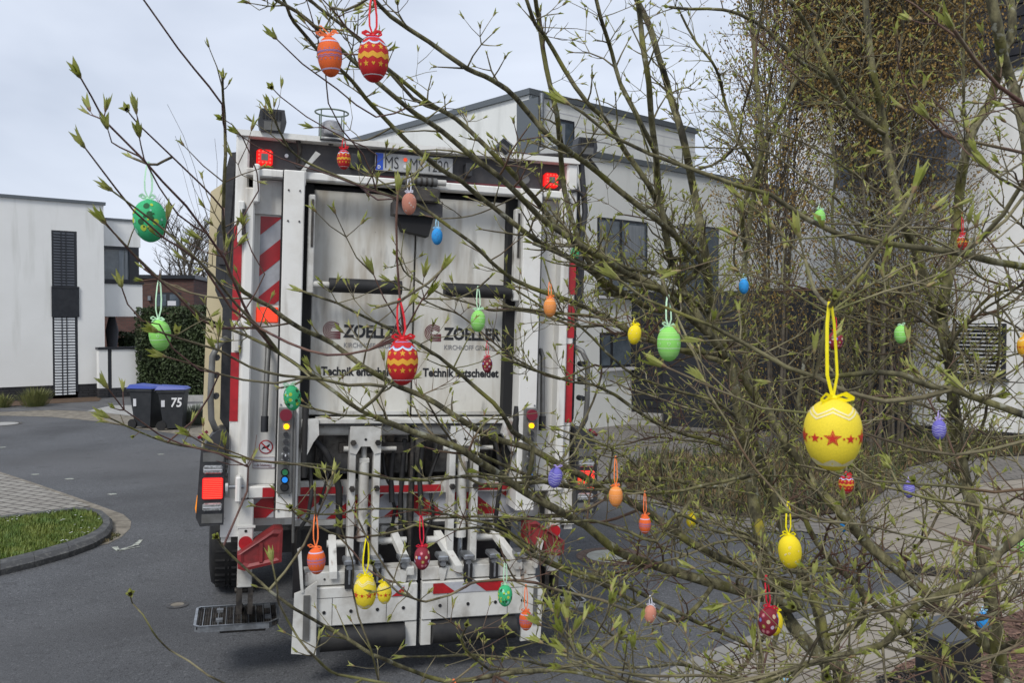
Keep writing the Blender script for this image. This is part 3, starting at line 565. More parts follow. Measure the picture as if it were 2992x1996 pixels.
# little things on the road
def ell(u0, u1, v0, v1, n=28):
    a, c = G(u0, (v0+v1)/2), G(u1, (v0+v1)/2); f_, k_ = G((u0+u1)/2, v1), G((u0+u1)/2, v0); cx, cy = (a.x+c.x)/2, (f_.y+k_.y)/2; rx = (c.x-a.x)/2
    return cx, cy, rx
def manhole(u0, u1, v0, v1, label, lidm, ringm, rl=.72):
    cx, cy, rx = ell(u0, u1, v0, v1); r = thing('manhole_cover', label, 'manhole cover', (cx, cy, 0))
    b = MB(); n_ = 40
    b.add([(cos(2*pi*j/n_)*rr*rx, sin(2*pi*j/n_)*rr*rx, z) for rr, z in ((1, .005), (rl, .009), (rl, .004)) for j in range(n_)], [[i*n_+j, i*n_+(j+1) % n_, (i+1)*n_+(j+1) % n_, (i+1)*n_+j] for i in range(2) for j in range(n_)], ringm); b.build('frame', r)
    b = MB(); b.add([(cos(2*pi*j/n_)*rl*.97*rx, sin(2*pi*j/n_)*rl*.97*rx, .008) for j in range(n_)], [list(range(n_))], lidm); b.build('lid', r); return r
rustm = mat('rusty_ring', (.09, .05, .035), .8, col2=(.16, .11, .08), scale=30, bump=.5)
manhole(1684, 1886, 1598, 1660, 'round pale concrete manhole cover with rusty rim in the road right of the truck', mat('lid_pale', (.42, .42, .36), .8, col2=(.33, .32, .27), scale=9), rustm)
manhole(486, 550, 1758, 1782, 'small sunken valve cover in the road left of the truck step', gut, gunk, .6)
manhole(-60, 58, 1234, 1246, 'flat pale manhole cover in the road at the left picture edge', light_c, gunk, .85)
chalk = mat('chalk_mark', (.42, .44, .38), .9, col2=(.16, .17, .16), scale=26, lo=.45, hi=.6)
b = MB()
for p, q, w_ in (((660, 785), (680, 806), .03), ((680, 806), (780, 775), .022), ((780, 775), (812, 745), .03), ((690, 806), (805, 783), .012)):
    A, B = [G(*cc('h2', [t])[0], .006) for t in (p, q)]; d = (B-A).normalized().cross(V((0, 0, 1)))*w_; b.add([A-d, B-d*.6, B+d*.6, A+d], [(0, 1, 2, 3)], chalk)
for u, v in ((203, 368), (400, 394), (645, 482), (925, 252), (15, 212)):
    A = G(*cc('h2', [(u, v)])[0], .006); b.add([A+V((x*.07, y*.05, 0)) for x, y in ((-1, -.3), (0, -1), (1, 0), (.3, 1), (-.7, .8))], [(0, 1, 2, 3, 4)], chalk)
struct(b.build('road_chalk_mark'))
# right hand side
drv = [(1700, 2500), (1850, 2010), (1928, 1973), (2061, 1908), (2166, 1872), (2242, 1840), (2400, 1793), (2575, 1745), (2690, 1700), (2680, 1650), (2546, 1583), (2500, 1520), (2490, 1500), (2560, 1462), (2625, 1410), (2660, 1372), (2760, 1348), (3100, 1332), (3500, 1325), (4600, 1400), (4600, 3400), (1700, 3400)]
sheet('driveway', GP(drv), .004, pav_b)
edge = [(1900, 2060), (1928, 1973), (2061, 1908), (2166, 1872), (2242, 1840), (2400, 1793), (2575, 1745), (2665, 1712), (2690, 1740), (2600, 1785), (2420, 1838), (2270, 1885), (2190, 1915), (2090, 1955), (1990, 2020), (1940, 2100)]
sheet('driveway_edging', GP(edge), .008, brick('edging', (.21, .2, .185), (.26, .25, .23), (.1, .09, .08), .5, .5, R(-36), .01))
fc = [(1500, 1500), (1714, 1462), (1890, 1472), (2000, 1505), (2166, 1560), (2340, 1555), (2500, 1590), (2560, 1590), (2546, 1480), (2700, 1430), (3300, 1370), (3300, 1200), (1400, 1180)]
sheet('forecourt', GP(fc), .004+.008, pav_f)
bedp = [(1880, 1345), (1810, 1400), (1840, 1440), (1960, 1478), (2120, 1512), (2300, 1525), (2480, 1500), (2560, 1460), (2620, 1410), (2650, 1370), (2760, 1345), (3100, 1330), (3400, 1322), (3400, 1300), (2650, 1296), (2300, 1330), (2100, 1335)]
soil2 = mat('soil_dark', (.03, .022, .014), .95, col2=(.07, .05, .03), scale=18, bump=.8)
sheet('planting_bed', GP(bedp), .03, soil2)
mulch = mat('bark_mulch', (.06, .03, .022), .9, col2=(.19, .105, .075), scale=28, lo=.4, hi=.6, bump=1., bscale=40, detail=8)
mp_ = [(3100, 1740), (2992, 1788), (2851, 1850), (2718, 1916), (2632, 1950), (2560, 2010), (2400, 2200), (2300, 2600), (2300, 4200), (5200, 4200), (4200, 1740)]
sheet('mulch_bed', GP(mp_), .012+.01, mulch)
b = MB(); MP = GP(mp_); chip = mat('mulch_chips', (.07, .036, .026), .9, col2=(.2, .12, .085), scale=9, lo=.4, hi=.6)
for _ in range(9000):
    x, y = random.uniform(1.2, 6), random.uniform(3.9, 7.2)
    if not inpoly((x, y), MP): continue
    a = random.uniform(0, pi); l_, w_ = random.uniform(.012, .035), random.uniform(.004, .01); dx, dy = cos(a)*l_, sin(a)*l_; nx, ny = -sin(a)*w_, cos(a)*w_; z = random.uniform(.024, .04); t = random.uniform(-.012, .012)
    b.add([(x-dx-nx, y-dy-ny, z), (x+dx-nx, y+dy-ny, z+t), (x+dx+nx, y+dy+ny, z+t+.004), (x-dx+nx, y-dy+ny, z+.004)], [(0, 1, 2, 3)], chip)
o = b.build('bark_chips'); o['kind'] = 'stuff'; tag(o, 'reddish brown bark mulch chips in the bed at lower right', 'mulch')
# drain gratings
def grating(name, quad, label, nb, z=.02):
    P_ = [G(u, v, z) for u, v in quad]; c_ = sum(P_, V())/4; r = thing(name, label, 'drain grate', (c_.x, c_.y, 0)); q = [p-V((c_.x, c_.y, 0)) for p in P_]
    b = MB(); b.add([p-V((0, 0, .006)) for p in q], [(0, 1, 2, 3)], slot); b.build('channel', r); b = MB()
    for i in range(nb+1):
        t = i/nb; A, B = q[0].lerp(q[1], t), q[3].lerp(q[2], t); d = (q[1]-q[0]).normalized()*.008; b.add([A-d, A+d, B+d, B-d], [(0, 1, 2, 3)], gunk)
    for j in range(4):
        t = j/3; A, B = q[0].lerp(q[3], t), q[1].lerp(q[2], t); d = (q[3]-q[0]).normalized()*.008; b.add([A-d, A+d, B+d, B-d], [(3, 2, 1, 0)], rustm)
    b.build('grid', r)
grating('drain_grate', [(2668, 1650), (2852, 1668), (2842, 1692), (2650, 1672)], 'long rusty drain grate set across the beige paving', 22)
grating('drain_grate', [(2560, 1978), (2680, 1948), (2720, 2010), (2590, 2050)], 'dark square grate at the edge of the mulch bed beside the black box', 12, .03)
# black box lamp by the mulch bed
c0 = G(2768, 2190); zt = .62
bx = thing('bollard_box', 'black metal box with sloped grey lid standing at the mulch bed edge', 'bollard', (c0.x, c0.y, 0), R(24))
ant = mat('anthracite_metal', (.02, .022, .027), .4, .3, col2=(.03, .032, .037), scale=6)
top_m = mat('box_lid', (.12, .13, .145), .4, .4)
b = MB(); b.box(-.125, .125, -.105, .105, 0, zt, ant, .008); b.build('body', bx); b = MB(); b.add([(-.14, -.12, zt), (.14, -.12, zt), (.14, .12, zt), (-.14, .12, zt), (-.14, -.12, zt+.02), (.14, -.12, zt+.02), (.14, .12, zt+.06), (-.14, .12, zt+.06)], [(0, 1, 5, 4), (1, 2, 6, 5), (2, 3, 7, 6), (3, 0, 4, 7), (4, 5, 6, 7), (3, 2, 1, 0)], top_m); b.build('lid', bx)
# ================================================================== walls
class Wall:
    def __init__(s, p0, ang, root): s.p = V((p0[0], p0[1], 0)); s.d = V((cos(ang), sin(ang), 0)); s.n = V((-sin(ang), cos(ang), 0)); s.root = root
    def l(s, u, v, off=0.):
        r = ray(u, v); o = V((0, 0, H)); t = ((s.p-o).dot(s.n)+off)/r.dot(s.n); q = o+r*t; return (q-s.p).dot(s.d), q.z
    def mb(s): return MB(lambda v: s.p+s.d*v[0]+s.n*v[1]+V((0, 0, v[2]))-s.root.location)
    def rect(s, u0, v0, u1, v1, off=0.):
        a, z1 = s.l(u0, v0, off); c, z0 = s.l(u1, v1, off); return a, c, z0, z1
render_w = mat('render_white', (.78, .78, .76), .9, col2=(.72, .72, .695), scale=.6, lo=.3, hi=.7, bump=.25, bscale=60)
layer(render_w, (.40, .40, .35), 1.6, .55, .8, (2, 2, .2), 2., .5)
render_g = mat('render_grey_white', (.72, .73, .70), .9, col2=(.65, .66, .635), scale=.8, lo=.3, hi=.7, bump=.25, bscale=60)
layer(render_g, (.30, .31, .28), 1.5, .55, .8, (2, 2, .3), 6., .4)
capm = mat('roof_edge_zinc', (.13, .145, .155), .5, .4)
plinth = brick('plinth_brick', (.022, .022, .026), (.035, .034, .038), (.012, .012, .013), .25, .07, axis=(R(90), 0, 0))
frame_d = mat('frame_anthracite', (.018, .02, .025), .45)
glass = mat('window_glass', (.05, .065, .08), .06, .0, col2=(.11, .135, .16), scale=1.4, spec=.9)
curtain = mat('curtain', (.24, .26, .28), .8, col2=(.17, .19, .21), scale=5, stretch=(6, 6, .3))
blind_l = mat('blind_slats_light', (.55, .56, .56), .4, .3); blind_d = mat('blind_slats_dark', (.07, .075, .085), .35, .5)
brickm = brick('brick_dark_red', (.075, .032, .026), (.12, .05, .038), (.06, .052, .046), .25, .075, axis=(R(90), 0, 0))
clad = mat('cladding_anthracite', (.014, .015, .02), .5, col2=(.022, .023, .029), scale=2)
# --- white house on the left
p0 = G(308, 1160); lh = thing('modern_house', 'white flat roofed house with tall slatted window, left of the road', 'house', (p0.x, p0.y, 0)); W = Wall(p0, R(40), lh)
_, zt = W.l(308, 600); b = W.mb(); b.box(-14, 0, 0, 8, .42, zt, render_w); b.build('wall', lh)
b = W.mb(); b.box(-14.05, .05, -.06, 8.05, zt, zt+.09, capm); b.build('roof', lh)
x0, x1, zb, ztw = W.rect(152, 672, 227, 1158)
b = W.mb(); b.box(-14, x0-.02, .02, 8, 0, .42, plinth); b.box(x1+.02, -.0, .02, 8, 0, .42, plinth); b.build('plinth', lh)
b = W.mb(); b.box(x0-.02, x1+.02, -.004, .05, .2, ztw, frame_d); fr = b.build('window', lh)
zp1 = W.l(190, 842)[1]; zp0 = W.l(190, 926)[1]
b = W.mb(); b.box(x0-.04, x1+.06, -.05, -.006, zp0, zp1, ant); b.box(x0-.04, x1+.06, -.07, -.006, zp1, zp1+.05, ant); b.build('panel', fr)
for (za, zb_, m_) in ((zp1+.06, ztw-.04, blind_d), (zb+.05, zp0, blind_l)):
    b = W.mb(); k = int((zb_-za)/.082)
    for i in range(k):
        z = za+(zb_-za)*(i+.5)/k; b.add([(x0+.03, -.03, z-.028), (x1-.06, -.03, z-.028), (x1-.06, -.008, z+.024), (x0+.03, -.008, z+.024)], [(0, 1, 2, 3)], m_)
    b.box(x0+.22, x0+.25, -.034, -.031, za, zb_, frame_d); b.box(x1-.3, x1-.27, -.034, -.031, za, zb_, frame_d); b.build('blind', fr)
o_ = .5
xe, z1 = W.l(400, 645, o_)[0], W.l(330, 644, o_)[1]; xe2 = W.l(412, 880, o_)[0]
zf = W.l(330, 719, o_)[1]; zw = W.l(330, 829, o_)[1]; zl = W.l(330, 925, o_)[1]
b = W.mb(); b.box(.002, xe2, o_, o_+4.5, zf, z1, render_w); b.box(.002, xe2+.04, o_-.02, o_+4.5, zl, zw, render_w); b.box(.002, xe2-.3, o_+1.5, o_+6.5, zw, zf, render_w); b.build('bay', lh)
b = W.mb(); b.box(.002, xe2+.04, o_-.04, o_+4.5, z1, z1+.07, capm); b.box(.002, xe2+.08, o_-.06, o_+4.5, zw, zw+.06, ant); b.build('bay_roof', lh)
b = W.mb(); b.box(.01, xe2-.06, o_+.08, o_+.14, zw+.06, zf, glass); xx = W.l(378, 780, o_)[0]; b.box(xx, xe2-.05, o_+.0, o_+.2, zw+.06, zf, frame_d); b.box(.01, xx, o_+.02, o_+.07, zf-.09, zf, frame_d); b.box(.01, xx, o_+.02, o_+.07, zw+.06, zw+.14, frame_d); b.box(.01, .08, o_+.02, o_+.07, zw+.1, zf-.08, frame_d); wn = b.build('window', lh)
b = W.mb(); b.box(W.l(350, 780, o_)[0], W.l(364, 780, o_)[0], o_+.072, o_+.078, zw+.15, zf-.1, curtain); b.box(W.l(368, 780, o_)[0], xx-.03, o_+.071, o_+.077, zw+.15, zf-.1, curtain); b.build('curtain', wn)
b = W.mb(); b.box(.05, .3, 1.2, 6, 0, zl, clad); b.box(.3, xe2-.6, 5.5, 6, 0, zl, brickm); b.build('porch', lh)
yo = -.5; xa, zc = W.l(289, 1022, yo); xb = W.l(406, 1022, yo)[0]; xs0, xs1 = W.l(315, 1050, yo)[0], W.l(327, 1050, yo)[0]; zq = W.l(350, 1133, yo)[1]
gw = thing('garden_wall', 'low white garden wall with dark cap in front of the house entrance', 'wall', (W.p+W.d*xa+W.n*yo)[:]); Wg = Wall(p0, R(40), gw)
b = Wg.mb(); b.box(xa, xs0, yo, yo+.25, zq, zc, render_w); b.box(xs1, xb, yo, yo+.25, zq, zc, render_w); b.build('wall', gw)
b = Wg.mb(); b.box(xs0, xs1, yo+.03, yo+.22, 0, zc, frame_d); b.box(xa-.03, xb+.03, yo-.03, yo+.28, zc, zc+.07, ant); b.build('cap', gw)
b = Wg.mb(); b.box(xa, xs0, yo-.01, yo+.25, 0, zq, plinth); b.box(xs1, xb, yo-.01, yo+.25, 0, zq, plinth); b.build('plinth', gw)
um = thing('parasol', 'closed dark grey parasol standing behind the low white wall', 'parasol', at(329, 1130, 29)); um.location.z = 0
b = MB(); b.tube([(0, 0, .9), (0, 0, 2.0), (0, 0, 2.75)], [.1, .2, .03], mat('parasol_grey', (.08, .08, .09), .8), 10); b.build('canopy', um); b = MB(); b.tube([(0, 0, 0), (0, 0, 2.85)], .025, ant, 8); b.build('pole', um)
# --- brick house behind
p1 = at(400, 1000, 44); p1.z = 0; bh = thing('brick_house', 'low dark brick house with a flat roof behind the hedge', 'house', p1[:]); W = Wall(p1, R(8), bh)
zt = W.l(480, 814)[1]; xr = W.l(566, 900)[0]; b = W.mb(); b.box(-6, xr, 0, 7, 0, zt, brickm); b.build('wall', bh); b = W.mb(); b.box(-6.1, xr+.1, -.15, 7, zt, zt+.18, ant); b.build('roof', bh)
x0, x1, z0, z1 = W.rect(453, 854, 528, 900); b = W.mb(); b.box(x0, x1, -.03, .1, z0, z1, frame_d); wn = b.build('window', bh); b = W.mb()
for k in range(2): b.box(x0+.1+k*(x1-x0)/2, x0+(k+1)*(x1-x0)/2-.08, -.04, -.03, z0+.1, z1-.1, glass)
b.box(x0+.6, x0+1.0, -.05, -.04, z0+.12, z0+.35, sticker); b.build('pane', wn)
b = W.mb(); b.box(*[W.l(434, 872)[0], W.l(442, 872)[0]], -.15, 0, W.l(438, 872)[1]-.1, W.l(438, 865)[1], steel); b.build('wall_lamp', bh)
x0, x1, z0, z1 = W.rect(540, 898, 620, 955); b = W.mb(); b.box(xr, xr+2.2, 2, 6, 0, z1, brickm); b.build('annex', bh)
# --- hedges
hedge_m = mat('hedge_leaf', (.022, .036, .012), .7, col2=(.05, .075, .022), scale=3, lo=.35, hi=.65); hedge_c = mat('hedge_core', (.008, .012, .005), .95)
def hedge(u0, u1, vt, d, label, dd=1.2, n=7000):
    a, c = at(u0, 900, d), at(u1, 900, d); zt = at(u0, vt, d).z; r = thing('hedge', label, 'hedge', ((a.x+c.x)/2, (a.y+c.y)/2, 0)); hw = (c.x-a.x)/2
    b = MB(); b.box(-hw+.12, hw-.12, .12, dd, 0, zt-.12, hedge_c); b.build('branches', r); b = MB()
    for _ in range(n):
        f_ = random.random(); bump_ = 0
        if f_ < .72: p = V((random.uniform(-hw, hw), 0, random.uniform(0.05, zt)))
        elif f_ < .9: p = V((random.uniform(-hw, hw), random.uniform(0, dd), zt))
        else: p = V((random.choice((-hw, hw)), random.uniform(0, dd), random.uniform(0, zt)))
        k = noise.noise(p*1.6+r.location)*.14+random.uniform(-.05, .08); p += V((0, -k if f_ < .72 else 0, k if f_ >= .72 else 0))
        q = V((random.gauss(0, 1), random.gauss(0, 1), random.gauss(0, 1))).normalized()*random.uniform(.03, .075); w_ = q.cross(V((random.gauss(0, 1), random.gauss(0, 1), random.gauss(0, 1)))).normalized()*.028
        b.add([p-q, p+w_, p+q, p-w_], [(0, 1, 2, 3)], hedge_m)
    b.build('foliage', r)
hedge(396, 660, 906, 27, 'tall clipped dark green conifer hedge behind the bins', n=9000)
hedge(330, 398, 978, 29.5, 'lower green hedge stub between white house and tall hedge', n=1800)
# low concrete edging and lavender behind the bins
q = at(600, 1170, 25.5); lw = MB(); lw.box(-1.1, 2.5, 0, .2, 0, .17, light_c); o = lw.build('low_wall'); o.location = (q.x, q.y, .008); o.rotation_euler = (0, 0, R(2)); tag(o, 'low pale concrete kerb wall at the foot of the tall hedge', 'wall')
lav = mat('lavender_leaf', (.13, .15, .12), .8, col2=(.21, .23, .19), scale=6)
def tuft(u, v, r_, h, n, m, label, name='plant', cat='plant', group=None, w_=.008):
    c_ = G(u, v); r = MB()
    for _ in range(n):
        a = random.uniform(0, 2*pi); k = math.sqrt(random.random())*r_; p = V((cos(a)*k*.6, sin(a)*k*.6, 0)); e = V((cos(a)*k*1.25, sin(a)*k*1.25, h*random.uniform(.6, 1)*(1-.35*(k/r_)**2)))
        s_ = V((-sin(a), cos(a), 0))*w_; mid = p.lerp(e, .6)+V((0, 0, h*.12)); r.add([p-s_, p+s_, mid+s_, mid-s_, e], [(0, 1, 2, 3), (3, 2, 4)], m)
    o = r.build(name); o.location = (c_.x, c_.y, .01); tag(o, label, cat, group); return o
tuft(576, 1238, .55, .5, 900, lav, 'grey green lavender cushion on the verge right of the bins', 'lavender_bush', 'bush')
tuft(640, 1236, .5, .45, 500, lav, 'grey green lavender cushion partly hidden by the truck', 'lavender_bush', 'bush')
drygr = mat('ornamental_grass', (.2, .2, .06), .8, col2=(.1, .12, .035), scale=9)
tuft(102, 1188, .5, .62, 420, drygr, 'green yellow grass tuft at the white house wall under the tall window', 'grass_tuft', 'ornamental grass', w_=.006)
tuft(4, 1192, .35, .45, 240, drygr, 'smaller grass tuft at the left picture edge by the house wall', 'grass_tuft', 'ornamental grass', w_=.006)
# --- wheelie bins
bin_m = mat('bin_black', (.016, .018, .021), .5, col2=(.026, .028, .031), scale=5); lid_m = mat('bin_lid_blue', (.02, .05, .3), .45)
def wheelie(u, v, rz, label, num=None):
    c_ = G(u, v); r = thing('wheelie_bin', label, 'bin', c_[:], R(rz)); wt, wb, dt, db, h = .26, .22, .27, .2, .86
    b = MB(); vs = [(-wb, -db, .04), (wb, -db, .04), (wb, db*.8, .04), (-wb, db*.8, .04), (-wt, -dt, h), (wt, -dt, h), (wt, dt, h), (-wt, dt, h)]
    b.add(vs, [(3, 2, 1, 0), (0, 1, 5, 4), (1, 2, 6, 5), (2, 3, 7, 6), (3, 0, 4, 7)], bin_m)
    b.box(-wt-.02, wt+.02, -dt-.02, dt+.02, h-.07, h, bin_m, .01); b.build('body', r)
    b = MB(); b.add([(-wt-.03, -dt-.04, h+.002), (wt+.03, -dt-.04, h+.002), (wt+.03, dt+.05, h+.002), (-wt-.03, dt+.05, h+.002), (-wt-.01, -dt+.02, h+.045), (wt+.01, -dt+.02, h+.045), (wt-.02, dt, h+.085), (-wt+.02, dt, h+.085)], [(0, 1, 5, 4), (1, 2, 6, 5), (2, 3, 7, 6), (3, 0, 4, 7), (4, 5, 6, 7), (3, 2, 1, 0)], lid_m); b.build('lid', r)
    for x in (-wt+.03, wt-.03):
        b = MB(); b.tube([(x-.03, dt-.06, .1), (x+.03, dt-.06, .1)], .1, rubber, 18); b.build('wheel', r)
    b = MB(); b.tube([(-wt, dt+.06, h-.02), (wt, dt+.06, h-.02)], .018, bin_m, 8); b.build('handle', r)
    return r
w1 = wheelie(432, 1249, 78, 'black wheelie bin with blue lid and white sticker, left of the bin marked 75')
b = MB(); b.box(-.262, -.25, .1, .17, .48, .64, sticker); b.build('sticker', w1)
w2 = wheelie(508, 1254, 100, 'black wheelie bin with blue lid and white number 75')
b = MB(); b.box(-.262, -.25, .13, .2, .5, .64, sticker)
b.build('sticker', w2)
text_mesh('house_number', '75', .27, mat('number_white', (.75, .75, .75), .6), w2, (-.2505, .02, .5), (R(92.7), 0, R(-90)), .006, .85, shear=.15)
# --- white two storey house behind the truck, with its garage and right wing
pA = G(1846, 1240); rh = thing('modern_house', 'white house with set back upper storey and dark garage, behind truck and shrub', 'house', pA[:]); rh.location.z = 0
W = Wall(pA, R(42.2), rh)
xc = W.l(1572, 300)[0]; ztop = W.l(1600, 276)[1]; zpar = W.l(1860, 482)[1]; xR = W.l(2330, 700)[0]
b = W.mb(); b.box(xc, xR+1, 0, .3, 0, zpar, render_g); b.box(xc, W.l(2056, 385)[0], .25, .6, zpar-.3, ztop, render_g); b.box(xc, W.l(2056, 385)[0], .6, 9., 2.5, ztop, render_g); b.build('wall', rh)
b = W.mb(); xe = W.l(2056, 385)[0]; b.box(xc-.06, xe+.06, .19, 9.06, ztop, ztop+.12, capm); b.box(xc+.6, xR+1, -.06, .249, zpar, zpar+.12, capm); b.box(xc-.03, xc+.01, -.03, .6, 0, ztop-.1, capm); b.build('roof_edge', rh)
b = W.mb(); x0 = W.l(1562, 400)[0]; x1 = W.l(1584, 400)[0]; b.box(xc-.012, x1+.05, .17, .249, zpar-.5, ztop-.02, capm); b.tube([(x1+.16, .18, zpar), (x1+.16, .18, ztop+.06)], .05, steel, 10); b.build('downpipe', rh)
b = W.mb()
for k in range(1, 5): z = zpar+(ztop-zpar)*k/5+.2; b.box(xc, xe, .2465, .2495, z, z+.018, sticker)
b.build('render_joint', rh)
def win(W, u0, v0, u1, v1, root, mull=(), cur=None, sill=None, off=0., gm=None):
    x0, x1, z0, z1 = W.rect(u0, v0, u1, v1, off); y = off
    b = W.mb(); b.box(x0, x1, y-.012, y+.05, z0, z1, frame_d); f_ = b.build('window', root); xs = [x0]+[x0+(x1-x0)*m_ for m_ in mull]+[x1]
    b = W.mb()
    for a, c in zip(xs[:-1], xs[1:]): b.box(a+.05, c-.05, y-.02, y-.012, z0+.06, z1-.06, gm or glass)
    b.build('pane', f_)
    if cur:
        b = W.mb()
        for a, c in cur: b.box(x0+(x1-x0)*a, x0+(x1-x0)*c, y-.024, y-.0205, z0+.08, z1-.1, curtain)
        b.build('curtain', f_)
    if sill: b = W.mb(); b.box(x0-.05, x1+.05, y-.12, y, z0-.06, z0-.0, sticker); b.build('sill', f_)
    return f_
win(W, 1745, 633, 1890, 868, rh, (.45,), ((.05, .16), (.52, .93)), 1); win(W, 1985, 652, 2098, 860, rh, (.4,)); win(W, 1752, 972, 1846, 1072, rh, (.35,), None, 1); win(W, 1630, 345, 1677, 515, rh, (), ((.1, .4),), off=.25)
gB = G(2655, 1288); ang = math.atan2(gB.y-pA.y, gB.x-pA.x); Wg = Wall(pA, ang, rh); Lg = (gB-pA).length; zg = 2.95
b = Wg.mb(); b.box(0, Lg, .0, 5, 0, zg, clad)
k = 0; z = .02
while z < zg-.05: b.box(0, Wg.l(1935, 1000)[0], -.022, -.0, z, z+.165, ant); b.box(Wg.l(2560, 1000)[0], Lg, -.022, -.0, z, z+.165, ant); z += .185
b.build('cladding', rh)
b = Wg.mb(); xd0, xd1 = Wg.l(1940, 1000)[0], Wg.l(2555, 1000)[0]; z = .01
while z < 2.3: b.box(xd0+.05, xd1, -.014, 0, z, z+.42, mat('garage_door', (.02, .022, .028), .4)); z += .435
b.build('garage_door', rh)
b = Wg.mb(); b.box(-.0, xd0, -.14, -.0225, 0, .28, light_c); b.build('plinth', rh)
w0 = G(2655, 1276); w1_ = G(3100, 1318); ang2 = math.atan2(w1_.y-w0.y, w1_.x-w0.x); Ww = Wall(w0, ang2, rh); xl = Ww.l(2326, 500)[0]; z2 = 6.95
b = Ww.mb(); b.box(0, 9, .02, 8, .25, z2, render_w); b.box(xl, -.0, .02, 5, zg, z2, render_w); b.box(xl-.4, 0, .6, 5, 0.4, zg-.1, clad); b.build('wing_wall', rh)
b = Ww.mb(); b.box(0, 9, .0, 8, 0, .25, plinth); b.build('wing_plinth', rh)
b = Ww.mb(); b.box(xl-.02, 9, -.01, 8, z2, 13, clad); z = z2
while z < 13: b.box(xl-.04, 9, -.035, -.01, z, z+.2, clad); z += .23
b.build('upper_storey', rh)
x0, x1, z0, z1 = Ww.rect(2445, 436, 2772, 512, -.5); b = Ww.mb(); b.box(x0, x1, -.6, .02, z0, z1+.05, mat('canopy_grey', (.1, .115, .14), .5)); b.build('canopy', rh)
x0, x1, z0, z1 = Ww.rect(2793, 945, 2932, 1098); b = Ww.mb(); b.box(x0-.04, x1+.04, -.02, .1, z0-.06, z1, frame_d); b.box(x0-.1, x1+.1, -.08, .0, z0-.1, z0-.06, ant); bw = b.build('window', rh); b = Ww.mb()
for i in range(13): z = z0+(z1-z0)*(i+.5)/13; b.add([(x0+.03, -.06, z-.012), (x1-.03, -.06, z-.012), (x1-.03, -.03, z+.012), (x0+.03, -.03, z+.012)], [(0, 1, 2, 3)], blind_l)
b.build('blind', bw)
# ================================================================== background trees and planting
def bare_tree(base, h, spread, label, r0=.06, m=None, seed=1, lev=4, name='bare_tree', up=.7):
    rnd = random.Random(seed); root = thing(name, label, 'tree', base); b = MB(); tb_ = MB(); m = m or MATS['far_bark']
    def grow(p, d, l, r, k, mb):
        pts = [p]; n_ = 4
        for i in range(n_): d = (d+V((rnd.gauss(0, .12), rnd.gauss(0, .12), .06))).normalized(); pts.append(pts[-1]+d*l/n_)
        mb.tube(pts, [r*(1-.45*i/n_) for i in range(n_+1)], m, 5 if k else 8, caps=False)
        if k >= lev: return
        for i in range(1, n_+1):
            for _ in range(rnd.choice((1, 2)) if k else 3):
                a = rnd.uniform(0, 2*pi); nd = (d*up+V((cos(a), sin(a), rnd.uniform(-.1, .5)))*spread).normalized(); grow(pts[i], nd, l*rnd.uniform(.38, .58), r*.5, k+1, b)
    grow(V((0, 0, 0)), V((0, 0, 1)), h*.62, r0, 0, tb_); tb_.build('trunk', root); b.build('crown', root); return root
mat('far_bark', (.065, .052, .036), .9, col2=(.11, .095, .07), scale=9); mat('birch_bark', (.19, .18, .17), .9)
q = at(545, 900, 56); bare_tree((q.x, q.y, 0), 9.5, .75, 'bare round crowned tree behind the dark brick house', .16, seed=3)
q = at(600, 900, 50); bare_tree((q.x, q.y, 0), 7, .75, 'smaller bare tree at the left side of the truck behind the brick house', .12, seed=9)
q = at(722, 900, 19); bare_tree((q.x, q.y, 0), 7.2, .42, 'thin leafless birch rising behind the truck roof corner', .012, MATS['birch_bark'], seed=5, lev=1, name='young_birch', up=1.)
q = at(612, 900, 17); bare_tree((q.x, q.y, 0), 5.4, .42, 'thin leafless sapling beside the cream side panel of the truck', .010, MATS['birch_bark'], seed=8, lev=1, name='young_birch', up=1.)
brownleaf = mat('brown_leaflets', (.28, .165, .035), .7, col2=(.15, .105, .03), scale=2.2, lo=.35, hi=.65)
